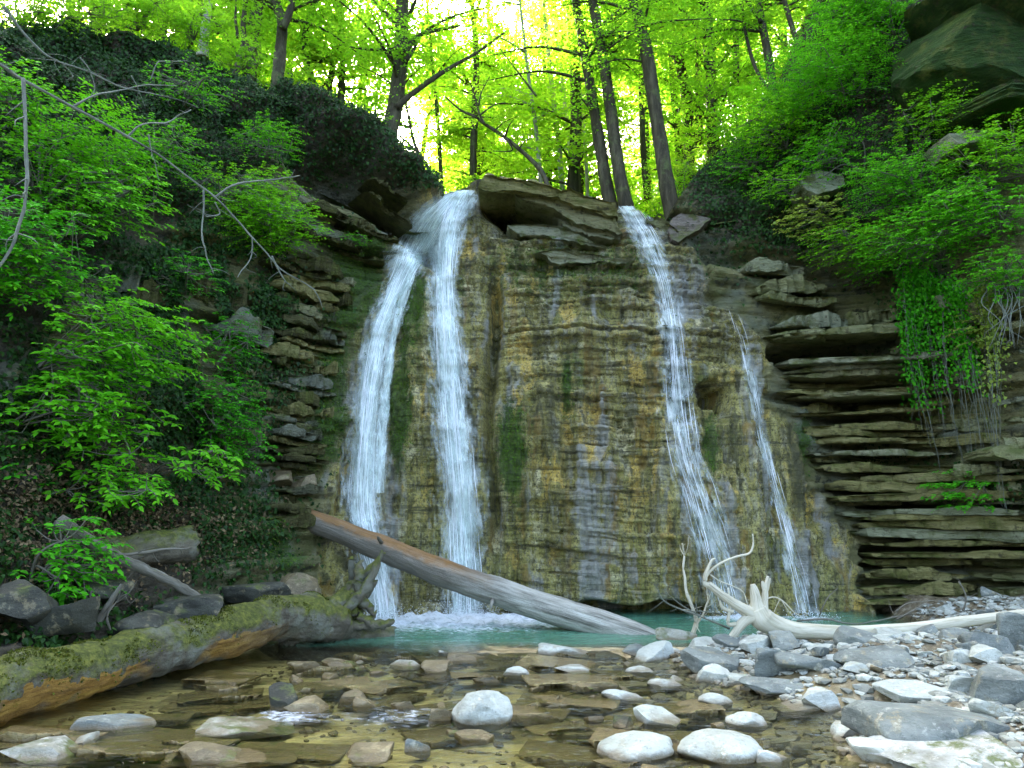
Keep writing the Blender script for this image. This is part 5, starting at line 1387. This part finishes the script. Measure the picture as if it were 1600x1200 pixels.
def shrub(label, px, py, rx, ry, mat, leaf, seed, off=.35, per=9, cover=1.7, tmpl=LEAF_KITE, group=None, droop=.3, layer=0.0, name='shrub', cat='shrub', single=0, Yfix=None, flat=.35, rootdy=None):
    rg_ = np.random.RandomState(seed)
    r0, n_ = hit(px, py + (ry * .5 if rootdy is None else rootdy))
    if Yfix: r0 = pix(px, py + ry * .5, Yfix)
    nh = Vector((n_.x, n_.y, 0)); nh = nh.normalized() if nh.length > .01 else Vector((0, -1, 0))
    Y0 = (hit(px, py)[0].y if not Yfix else Yfix)
    cen = pix(px, py, Y0) + nh * off
    sc = (cen - CAMP).length / FOC
    Rx, Rz = rx * sc, ry * sc
    nl = cover * math.pi * Rx * Rz / (.3 * leaf * leaf * .65)
    nsp = max(12, int(nl / per))
    C, A, Nn, S, mb = shrub_arrays(r0, cen, (Rx * .85, min(.7 * Rx, off + .25), Rz * .85), nsp, per, leaf, rg_, tuple(nh), droop, flat, layer)
    root_ = thing(name, r0, label, cat, group)
    part('stems', mb.mesh('stems', M_DEAD), root_)
    if single:
        dd = np.linalg.norm(C - np.array(CAMP), axis=1) - S * 6 + rg_.uniform(0, .8, len(C))
        order = np.argsort(dd); pick, rest = order[:single], order[single:]
        lv, lq, lf, lm = leaf_arrays(np.zeros((1, 3)), np.array([[1., 0, 0]]), np.array([[0, 0, 1.]]), np.ones(1), tmpl)
        protos = [new_mesh('leaf', lv, [lq, lf], [mat], False, {'tint': np.full(lm, t)}) for t in (.1, .3, .5, .7, .9)]
        An = norm(A); Bn = norm(np.cross(Nn, An)); Nx = np.cross(An, Bn)
        for i in pick:
            o = link('leaf', protos[rg_.randint(5)], root_)
            M = Matrix(((An[i, 0], Bn[i, 0], Nx[i, 0]), (An[i, 1], Bn[i, 1], Nx[i, 1]), (An[i, 2], Bn[i, 2], Nx[i, 2])))
            o.rotation_euler = M.to_euler(); o.scale = (S[i],) * 3
            o.location = Vector(C[i]) - r0
        C, A, Nn, S = C[rest], A[rest], Nn[rest], S[rest]
    f = part('foliage', leaf_mesh('foliage', C, A, Nn, S, tmpl, mat, rg_), root_)
    if single: tag(f, kind='stuff')
    return root_

# left bank shrubs, broad opposite leaves
G1 = 'broad-leaved shrubs on the left slope'
shrub('bright shrub with large leaves pushing out over the dark hollow of the left bank', 155, 665, 125, 110, M_LFY, .105, 11, .75, 8, 1.6, LEAF_BIG, G1, .3, 0, single=300)
shrub('tall leafy shrub filling the left edge at mid height', 55, 540, 125, 80, M_LFY, .085, 12, 1.1, 8, 2.0, LEAF_BIG, G1)
shrub('leafy shrub under the slanting branch at the left edge', 55, 425, 110, 90, M_LF, .075, 13, .9, 8, 1.9, LEAF_BIG, G1)
shrub('yellow-green shrub crowding the upper left edge behind the climbing stem', 60, 280, 105, 105, M_LFY, .075, 14, 1.0, 8, 1.7, LEAF_BIG, G1)
shrub('sparse low shrub at the left edge above the leaf litter', 55, 735, 100, 60, M_LF, .085, 15, .45, 8, 1.5, LEAF_BIG, G1)
shrub('loose yellow-green branches at the left edge between the big shrubs', 110, 350, 85, 60, M_LFY, .07, 26, 1.15, 8, 1.1, LEAF_BIG, G1, .4)
shrub('overhanging leafy branch between the two left-edge shrubs', 70, 490, 100, 50, M_LF, .08, 35, 1.1, 8, 1.5, LEAF_BIG, G1, .4)
shrub('pale green sprays in front of the ivy between the big shrubs and the ledges', 150, 480, 65, 50, M_LFY, .07, 27, .8, 8, .8, LEAF_BIG, G1, .4)
shrub('broad leafy branch reaching right below the big shrub', 235, 725, 75, 40, M_LFY, .1, 28, .8, 8, 1.0, LEAF_BIG, G1, .35)
shrub('bright leafy branch in the upper left corner below the slanting branch', 45, 200, 70, 45, M_LFY, .07, 29, 1.0, 8, 1.2, LEAF_BIG, G1, .4)
shrub('leafy twigs cut by the left edge beside the climbing stem', 5, 440, 60, 60, M_LFY, .08, 30, .9, 8, 1.2, LEAF_BIG, G1, .4)
shrub('leafy twigs cut by the left edge below the tall shrub', 5, 640, 65, 60, M_LFY, .09, 31, .8, 8, 1.2, LEAF_BIG, G1, .4)
shrub('leafy branch hanging over the leaf litter of the left bank', 130, 760, 85, 40, M_LFY, .095, 32, .7, 8, 1.0, LEAF_BIG, G1, .4)
shrub('young maple-like shrub right of the big shrub under the ivy', 355, 700, 60, 50, M_LF, .06, 33, .4, 8, 1.0, LEAF_BIG, G1, .35)
shrub('light sprays on the dark hillside above the long dead branch', 285, 150, 75, 40, M_LR, .05, 34, .3, 9, .55, LEAF_KITE, G1, .35)
shrub('small shrub at the left edge right above the rocks', 45, 880, 70, 80, M_LF, .085, 16, .4, 7, 1.5, LEAF_BIG, G1)
shrub('upright young shrub growing in front of the ivy wall', 325, 640, 70, 70, M_LF, .06, 17, .35, 8, 1.1, LEAF_BIG, G1)
shrub('thin-stemmed shrub with drooping leaves halfway up the ivy wall', 335, 545, 55, 60, M_LF, .055, 18, .35, 8, .9, LEAF_BIG, G1)
shrub('fern-like hanging spray beside the end of the long dead branch', 440, 370, 88, 50, M_LRY, .045, 19, .5, 9, 1.9, LEAF_KITE, G1, .35)
shrub('loose leafy sprays below the brow of the left hill', 365, 320, 90, 50, M_LRY, .05, 20, .45, 9, 1.0, LEAF_KITE, G1, .35)
shrub('dark sprays in the middle of the ivy hillside', 230, 250, 80, 55, M_LR, .05, 21, .35, 9, .8, LEAF_KITE, G1, .35)
shrub('small bush under the overhang near the top of the falls', 400, 232, 60, 40, M_LR, .045, 22, .35, 9, .9, LEAF_KITE, G1, .35)
shrub('low leafy growth at the foot of the ivy wall', 225, 770, 70, 35, M_LF, .07, 23, .4, 8, .9, LEAF_BIG, G1)
shrub('little tuft of leaves on the ledge beside the fan-shaped cascade', 560, 382, 26, 12, M_LR, .04, 24, .25, 8, 1.2, LEAF_KITE, G1)
shrub('leafy bush in the ivy left of the rock ledges', 290, 440, 60, 40, M_LF, .055, 25, .3, 8, .8, LEAF_BIG, G1)
# brow of the left hill
G2 = 'bushes on the brow of the left hill'
for i, (px, py, rx, ry) in enumerate([(30, 25, 70, 45), (120, 18, 75, 40), (215, 25, 70, 45), (300, 50, 60, 40), (380, 95, 45, 28)]):
    shrub('bright bush on the brow of the left hill, %s from the left' % ordinal(i), px, py, rx, ry, M_LT, .06, 40 + i, .1, 9, 1.5, LEAF_KITE, G2, .25, Yfix=float(wallY(px, np.interp(px, RIDGE[:, 0], RIDGE[:, 1]))) + .3)
# right slope bushes, small leaves in tiers
G3 = 'tiered bushes on the right slope'
for i, (px, py, rx, ry, m, off, cov, lab) in enumerate([
        (1325, 135, 100, 70, M_LR, .6, 1.8, 'bright tiered bush left of the huge boulder'),
        (1228, 205, 85, 62, M_LR, .6, 1.7, 'bright bush at the left brow of the right slope'),
        (1400, 30, 75, 60, M_LR, .5, 1.7, 'bush hanging above the huge boulder at the upper edge'),
        (1330, 30, 60, 50, M_LR, .5, 1.3, 'bush at the upper edge over the right slope'),
        (1430, 205, 70, 45, M_LR, .45, 1.2, 'bush below the left corner of the huge boulder'),
        (1350, 245, 80, 50, M_LR, .5, 1.2, 'bush over the mossy layered rock on the right slope'),
        (1435, 300, 85, 50, M_LR, .6, 1.6, 'bluish-green bush in the middle of the right slope'),
        (1545, 262, 80, 50, M_LR, .5, 1.3, 'bush at the right edge under the huge boulder'),
        (1560, 345, 90, 55, M_LR, .7, 1.7, 'full bush at the right edge of the middle slope'),
        (1470, 385, 85, 45, M_LR, .7, 1.6, 'bush draping over the top of the layered wall'),
        (1370, 385, 75, 40, M_LR, .55, 1.3, 'bush on the lip of the layered wall above the tilted slabs'),
        (1290, 358, 60, 38, M_LY, .6, 1.3, 'pale yellow-green bush glowing on the right slope'),
        (1590, 440, 60, 40, M_LR, .6, 1.5, 'bush hanging at the right edge beside the sunlit roots'),
        (1535, 765, 55, 34, M_LF, .45, 1.3, 'bright low bush on the foot ledge of the right wall'),
        (1565, 525, 40, 24, M_LY, .5, 1.4, 'yellow-green spray in front of the right wall'),
        (1180, 275, 55, 35, M_LR, .35, .9, 'dark bush above the end of the crest'),
        (1240, 300, 60, 35, M_LR, .4, 1.0, 'dark bush in the ivy left of the yellow-green one'),
        (1590, 200, 60, 30, M_LR, .4, 1.0, 'bush tucked below the right end of the huge boulder'),
        (1380, 425, 45, 22, M_LR, .35, 1.0, 'small spray hanging over the tilted slabs')]):
    if m is M_LR and i % 3 == 1: m = M_LRY
    shrub(lab, px, py, rx, ry, m, (.05, .058, .066)[i % 3], 60 + i, off, 9, cov, LEAF_KITE, G3, .3, .16)

# hanging vines on the right wall
G4 = 'vines hanging down the right wall'
for vi, (lab, tops, bots, ln, leafrange) in enumerate([
        ('leafy vine curtain hanging left over the layered right wall', [(1410, 425), (1425, 430), (1440, 425), (1455, 430), (1432, 420)], [(1455, 700), (1470, 740), (1478, 690), (1440, 600), (1425, 660)], 3200, (410, 640)),
        ('vine curtain with bare lower stems hanging in the middle of the right wall', [(1470, 440), (1480, 445), (1492, 450), (1500, 455), (1486, 440)], [(1505, 725), (1522, 740), (1535, 720), (1545, 690), (1560, 745)], 2000, (420, 610)),
        ('single thin vine hanging near the right edge', [(1535, 440), (1540, 445)], [(1562, 690), (1572, 800)], 900, (440, 640))]):
    rg_ = np.random.RandomState(90 + vi)
    root_ = thing('hanging_vine', hit(*tops[0])[0], lab, 'vine', G4)
    allp = []
    for t, b in zip(tops, bots):
        Y0 = min(float(wallY(*t)), 11.9) - .3; Y1 = float(wallY(*b)) - .4
        mid = ((t[0] * .55 + b[0] * .45) + rg_.uniform(-10, 10), t[1] * .5 + b[1] * .5)
        P = catmull([pix(t[0], t[1], Y0), pix(mid[0], mid[1], (Y0 + Y1) / 2 - .1), pix(b[0], b[1], Y1)], 40)
        P = P + .02 * np.stack([pnoise(P[:, 2] * 4, vi, t[0], 3 + a) for a in range(3)], 1)
        allp.append(P)
        mb = MB(); mb.tube(P, [.008, .006, .003], 5); part('stem', mb.mesh('stem', M_TWIG), root_)
        for _ in range(5):
            i0 = rg_.randint(3, 20); i1 = rg_.randint(i0 + 8, 40)
            q = P[i0:i1] + .05 * rg_.normal(size=3) + .04 * np.stack([pnoise(P[i0:i1, 2] * 5, _, t[0], 9 + a) for a in range(3)], 1)
            mb = MB(); mb.tube(q, [.004, .002], 4); part('tendril', mb.mesh('tendril', M_TWIG), root_)
    AP = np.vstack(allp); zt = AP[:, 2]
    zl = pix(1450, leafrange[1], 11.5).z
    ok = np.where(zt > zl)[0]
    wgt = (zt[ok] - zl + .15); ii = ok[rg_.choice(len(ok), ln, p=wgt / wgt.sum())]
    C = AP[ii] + rg_.normal(0, .085, (ln, 3)) * np.array([1, .8, 1])
    part('leaves', leaf_mesh('leaves', C, np.array([0, -.3, -1.]) + rg_.normal(0, .5, (ln, 3)), np.array([0, -1, .6]) + rg_.normal(0, .45, (ln, 3)), rg_.uniform(.03, .065, ln), LEAF_IVY, M_LF if vi < 2 else M_LY, rg_), root_)
root_ = thing('root_tangle', pix(1560, 480, 10.3), 'tangle of pale sunlit roots hanging at the right edge', 'roots')
for i in range(12):
    rg_ = np.random.RandomState(200 + i)
    x0 = 1545 + 8 * rg_.rand() + (i % 4) * 14; y0 = 442 + rg_.uniform(-6, 10)
    mb = MB(); mb.tube(catmull(ppath([(x0, y0, 10.5), (x0 + rg_.uniform(-14, 14), y0 + 25, 10.3), (x0 + rg_.uniform(-30, 20), y0 + 55, 10.2), (x0 + rg_.uniform(-40, 15), y0 + rg_.uniform(75, 115), 10.2)]), 14), [.01, .007, .003], 5, .2, 9, i); part('root', mb.mesh('root', M_TWIG), root_)

# ------------------------------------------------------------------ trees on the crest
def crown(trunk_pts, rg_, nb, blen, nsp, per, leaf, lo=.35, up=.25, base_dir=None):
    "branches from a trunk polyline -> leaf arrays + branch paths"
    P = np.asarray(trunk_pts, float); n = len(P)
    br, S0, D0 = [], [], []
    for _ in range(nb):
        i = int(n * (lo + (1 - lo) * rg_.rand() ** .9)); i = min(i, n - 1)
        a = rg_.uniform(0, 6.283)
        d = np.array([math.cos(a), math.sin(a), up + rg_.normal(0, .2)])
        if base_dir is not None: d += base_dir
        L = blen * rg_.uniform(.55, 1.15) * (1 - .35 * (i / n))
        q = catmull([P[i], P[i] + d * L * .45 + [0, 0, .08 * L], P[i] + d * L + [0, 0, -.05 * L]], 12)
        br.append((q, .012 + .014 * L))
        t = rg_.rand(nsp) ** .7 * .85 + .15
        ii = np.clip((t * 11).astype(int), 0, 11)
        st_ = q[ii] + rg_.normal(0, .14 * L, (nsp, 3)) * np.array([1, 1, .45])
        S0.append(st_); D0.append(norm(d)[None] * .5 + rg_.normal(0, .7, (nsp, 3)) * np.array([1, 1, .25]))
    S0, D0 = np.vstack(S0), np.vstack(D0)
    C, A, Nn, Sz, tw = sprays(S0, D0, rg_.uniform(.35, .75, len(S0)), per, leaf, rg_, .25, .4)
    return C, A, Nn, Sz, br

def crest_tree(label, pts, Y, hw, seed, branches=(), crown_kw=None, bark=None, group='trees on the crest', leafmat=None, name='tree', sides=14):
    rg_ = np.random.RandomState(seed)
    P = catmull(ppath([(x, y, Y + (0 if i < 2 else .1 * i)) for i, (x, y) in enumerate(pts)]), 60)
    sc = np.linalg.norm(P[5] - np.array(CAMP)) / FOC
    r = hw * sc * .86
    root_ = thing(name, P[0], label, 'tree', group)
    part('trunk', log_mesh('trunk', P, [r * 1.35, r * 1.05, r, r * .9, r * .75, r * .5], bark or M_BARK, sides, 60, .1, 2.0, seed, .04), root_)
    kw = dict(nb=12, blen=2.6, nsp=44, per=8, leaf=.085, lo=.35)
    kw.update(crown_kw or {})
    C, A, Nn, Sz, br = crown(P, rg_, **kw)
    for (bp, r0, r1) in branches:
        bq = np.array(ppath([(x, y, Y + .05 * i) for i, (x, y) in enumerate(bp)]))
        part('branch', log_mesh('branch', bq, [r0 * sc, (r0 + r1) / 2 * sc, r1 * sc], bark or M_BARK, 8, 24, .1, 4, seed, .02), root_)
        q = catmull(bq, 30)
        ns = 60
        st_ = q[rg_.randint(8, 30, ns)] + rg_.normal(0, .3, (ns, 3)) * np.array([1, 1, .6])
        c2, a2, n2, s2, _ = sprays(st_, rg_.normal(0, .7, (ns, 3)) * np.array([1, 1, .3]), rg_.uniform(.35, .7, ns), 8, kw['leaf'], rg_, .25, .4)
        if r1 > 0.9:
            C, A, Nn, Sz = np.vstack([C, c2]), np.vstack([A, a2]), np.vstack([Nn, n2]), np.concatenate([Sz, s2])
    for q, rr in br:
        mb = MB(); mb.tube(q, [rr, rr * .6, .006], 6)
        part('branch', mb.mesh('branch', bark or M_BARK), root_)
    part('crown', leaf_mesh('crown', C, A, Nn, Sz, LEAF_KITE, leafmat or M_LT, rg_), root_)
    return root_
crest_tree('stout curved tree rising from the left brow of the falls', [(596, 275), (606, 215), (618, 160), (626, 95), (628, 30), (630, -40), (636, -150), (645, -320)], 14.3, 13.5, 301,
           [([(620, 168), (640, 150), (672, 126), (708, 103), (742, 84), (790, 50)], 5.5, 1.5), ([(630, 84), (640, 70), (655, 55), (680, 48), (720, 40)], 6, 1.5), ([(628, 75), (600, 78), (565, 76), (530, 70)], 3, 1), ([(634, 95), (648, 75), (652, 60)], 4, 1), ([(622, 170), (628, 120), (640, 88)], 2, .8)], dict(nb=22, blen=3.2, nsp=60, lo=.32))
crest_tree('forked tree standing on the brow of the left hill', [(430, 190), (434, 125), (438, 80), (441, 35), (432, 5), (428, -60), (425, -200)], 13.6, 9.5, 302, [([(441, 45), (452, 20), (458, -10), (462, -60), (470, -150)], 6, 3)], dict(nb=14, blen=2.4, lo=.5))
crest_tree('slim dark tree left of the forked one on the hill', [(366, 125), (372, 100), (381, 68), (380, 40), (383, 10), (388, -50), (392, -160)], 13.2, 4.5, 303, [([(372, 60), (368, 30), (369, 0)], 2.5, 1)], dict(nb=8, blen=1.8, lo=.5, nsp=30))
crest_tree('straight tree behind the brow at the far left of the crest', [(316, 90), (319, 60), (324, 20), (328, -40), (330, -150)], 15.5, 7, 304, [], dict(nb=10, blen=2.4, lo=.4), M_BARKP)
crest_tree('tall straight tree, left one of the pair behind the second lip', [(966, 375), (948, 290), (938, 230), (928, 170), (915, 90), (900, 0), (885, -100), (865, -250)], 15.2, 10, 305, [([(925, 170), (915, 160), (905, 150)], 4, 1)], dict(nb=12, blen=2.8, lo=.5))
crest_tree('tall straight tree, right one of the pair behind the second lip', [(990, 375), (973, 300), (963, 240), (955, 180), (944, 100), (928, 10), (915, -80), (895, -250)], 14.8, 11, 306, [], dict(nb=12, blen=2.8, lo=.5))
crest_tree('tall leaning dark-barked tree at the right end of the crest', [(1062, 375), (1042, 290), (1033, 230), (1022, 160), (1008, 70), (990, 0), (972, -80), (945, -230)], 14.3, 12.5, 307, [], dict(nb=14, blen=2.8, lo=.5))
crest_tree('dark bent sapling arching left over the crest with bare branches', [(858, 300), (850, 275), (838, 258), (815, 236), (785, 212), (755, 192), (742, 180)], 14.6, 4, 308,
           [([(757, 194), (748, 175), (742, 150), (735, 130)], 2, .6), ([(745, 184), (720, 172), (700, 155), (692, 148)], 2.2, .6), ([(790, 215), (800, 235), (770, 236)], 1.6, .5), ([(750, 180), (770, 165), (790, 160)], 1.5, .5), ([(748, 165), (752, 145), (765, 120)], 1.5, .5), ([(838, 150), (815, 120), (780, 75)], 2, .6)], dict(nb=7, blen=.9, nsp=12, lo=.5, leaf=.06))
crest_tree('slender sapling leaning beside the lip of the main fall', [(694, 310), (682, 285), (665, 255), (648, 225), (640, 190), (630, 140), (615, 60)], 14.8, 3, 309, [], dict(nb=8, blen=1.4, nsp=26, lo=.35))
crest_tree('mottled tree on the brow of the right slope', [(1216, 175), (1210, 150), (1204, 110), (1196, 65), (1188, 20), (1184, -30), (1178, -150)], 14.6, 7, 310, [([(1190, 35), (1178, 18), (1165, 0)], 3, 1.5)], dict(nb=10, blen=2.2, lo=.5), M_BARK)
crest_tree('thin curved stem beside the mottled tree', [(1212, 170), (1200, 140), (1180, 105), (1168, 65), (1160, 20), (1156, -30), (1150, -120)], 14.5, 2.8, 311, [], dict(nb=6, blen=1.4, lo=.6, nsp=20))
crest_tree('thin tree right of the mottled one near the upper edge', [(1260, 110), (1252, 85), (1240, 50), (1228, 10), (1218, -40), (1205, -140)], 14.4, 4, 312, [], dict(nb=7, blen=1.8, lo=.5, nsp=26))
crest_tree('slim tree seen between the pair and the leaning one', [(1012, 310), (1006, 250), (1003, 180), (1001, 100), (998, 20), (996, -60), (990, -200)], 19, 5, 313, [], dict(nb=10, blen=2.6, lo=.4))
for i, (xb, yb, xt, yt, Y, hw, sd) in enumerate([(690, 290, 672, 60, 21, 3.5, 1), (845, 285, 826, 120, 18, 3.5, 2), (878, 292, 862, 130, 19, 4.5, 3), (895, 295, 880, 140, 22, 4, 4), (905, 300, 898, 110, 24, 4, 5), (918, 302, 905, 120, 20, 3, 6), (860, 290, 848, 60, 26, 3.5, 7), (1092, 200, 1086, 0, 22, 6, 8), (1112, 170, 1108, 0, 20, 6, 9), (1150, 130, 1146, 0, 19, 5, 10), (1072, 230, 1066, 0, 26, 5, 11), (515, 130, 535, 0, 20, 5, 12), (560, 170, 575, 0, 24, 4, 13), (255, 60, 262, -60, 17, 5, 14), (960, 300, 962, 60, 27, 4, 15), (770, 285, 765, 80, 28, 4, 16)]):
    dx, dy = xt - xb, yt - yb
    crest_tree('slender far trunk, %s from the left behind the crest' % ordinal(sorted([690, 845, 878, 895, 905, 918, 860, 1092, 1112, 1150, 1072, 515, 560, 255, 960, 770]).index(xb)), [(xb - dx * .12, yb - dy * .12), (xb, yb), (xb + dx * .5 + 2, yb + dy * .5), (xt, yt), (xt + dx * .6, yt + dy * .6), (xt + dx * 1.1, yt + dy * 1.1)], Y, hw, 320 + sd, [], dict(nb=12, blen=2.4, nsp=40, lo=.3, leaf=.1), M_BARKP if i in (1, 2, 3, 5, 14) else M_BARK, 'slender trees behind the crest', M_LT2, sides=9)

# ------------------------------------------------------------------ forest behind: whole trees copied from six builds
PROTO = []
for s in range(6):
    rg_ = np.random.RandomState(400 + s)
    H = rg_.uniform(11, 15)
    P = catmull([(0, 0, -.6), (rg_.normal(0, .15), rg_.normal(0, .15), H * .3), (rg_.normal(0, .4), rg_.normal(0, .4), H * .65), (rg_.normal(0, .6), rg_.normal(0, .6), H)], 40)
    tm = log_mesh('trunk', P, [.17, .14, .12, .09, .03], M_BARK, 9, 30, .1, 2, s, .03)
    C, A, Nn, Sz, br = crown(P, rg_, 36, 2.9, 42, 8, .145, .12, .15)
    mb = MB()
    for q, rr in br: mb.tube(q, [rr, rr * .6, .006], 5, cap=False)
    PROTO.append((tm, mb.mesh('limbs', M_BARK), leaf_mesh('crown', C, A, Nn, Sz, LEAF_KITE, M_LT2 if s % 2 else M_LT, rg_)))
rg_ = np.random.RandomState(55)
spots = []
for _ in range(4000):
    if len(spots) >= 60: break
    y = rg_.uniform(18, 46); x = rg_.uniform(-.62, .5) * y
    if any((x - a) ** 2 + (y - b) ** 2 < 2.3 ** 2 for a, b in spots): continue
    spots.append((x, y))
for q in ((-6.5, 17.5), (-8.5, 18.5), (-5.2, 19.5), (-10.5, 17.0), (-7.5, 21.0), (-3.6, 22.0), (-12, 20), (-9.5, 23.5), (-13.5, 17.5), (2.2, 24.5), (-1.5, 26)): spots.append(q)
spots.sort(key=lambda q: q[0] / q[1])
for i, (x, y) in enumerate(spots):
    tm, lm, cm = PROTO[i * 5 % 6]
    z_ = float(floor_height(np.array([x]), np.array([y]))[0])
    root_ = thing('forest_tree', (x, y, z_), 'leafy forest tree far behind the falls, %s counted from the left' % ordinal(i), 'tree', 'forest trees behind the falls')
    sc_ = rg_.uniform(.8, 1.25)
    for nm, m in (('trunk', tm), ('limbs', lm), ('crown', cm)):
        c_o = link(nm, m, root_)
        if nm == 'limbs': c_o['kind'] = 'stuff'
    root_.scale = (sc_,) * 3; root_.rotation_euler = (0, 0, rg_.uniform(0, 6.28))
# undergrowth on the forest floor
UP = []
for s in range(4):
    rg2 = np.random.RandomState(500 + s)
    C, A, Nn, S, mb = shrub_arrays((0, 0, 0), (0, 0, .9), (1.1, 1.1, .8), 210, 8, .085, rg2, (0, 0, .2), .25, .4)
    UP.append((mb.mesh('stems', M_DEAD), leaf_mesh('foliage', C, A, Nn, S, LEAF_KITE, M_LT2 if s % 2 else M_LT, rg2)))
sp2 = []
for _ in range(5000):
    if len(sp2) >= 44: break
    y = rg_.uniform(14.6, 26); x = rg_.uniform(-.35, .5) * y
    if abs(x) < 1.0 and y < 16 : continue
    if any((x - a) ** 2 + (y - b) ** 2 < 1.3 ** 2 for a, b in sp2): continue
    sp2.append((x, y))
sp2.sort(key=lambda q: q[0] / q[1])
for i, (x, y) in enumerate(sp2):
    z_ = float(floor_height(np.array([x]), np.array([y]))[0])
    root_ = thing('forest_shrub', (x, y, z_ - .05), 'bright undergrowth bush on the forest floor, %s counted from the left' % ordinal(i), 'shrub', 'undergrowth on the forest floor')
    for nm, m in zip(('stems', 'foliage'), UP[i % 4]): link(nm, m, root_)
    sc_ = rg_.uniform(.7, 1.3); root_.scale = (sc_,) * 3; root_.rotation_euler = (0, 0, rg_.uniform(0, 6.28))
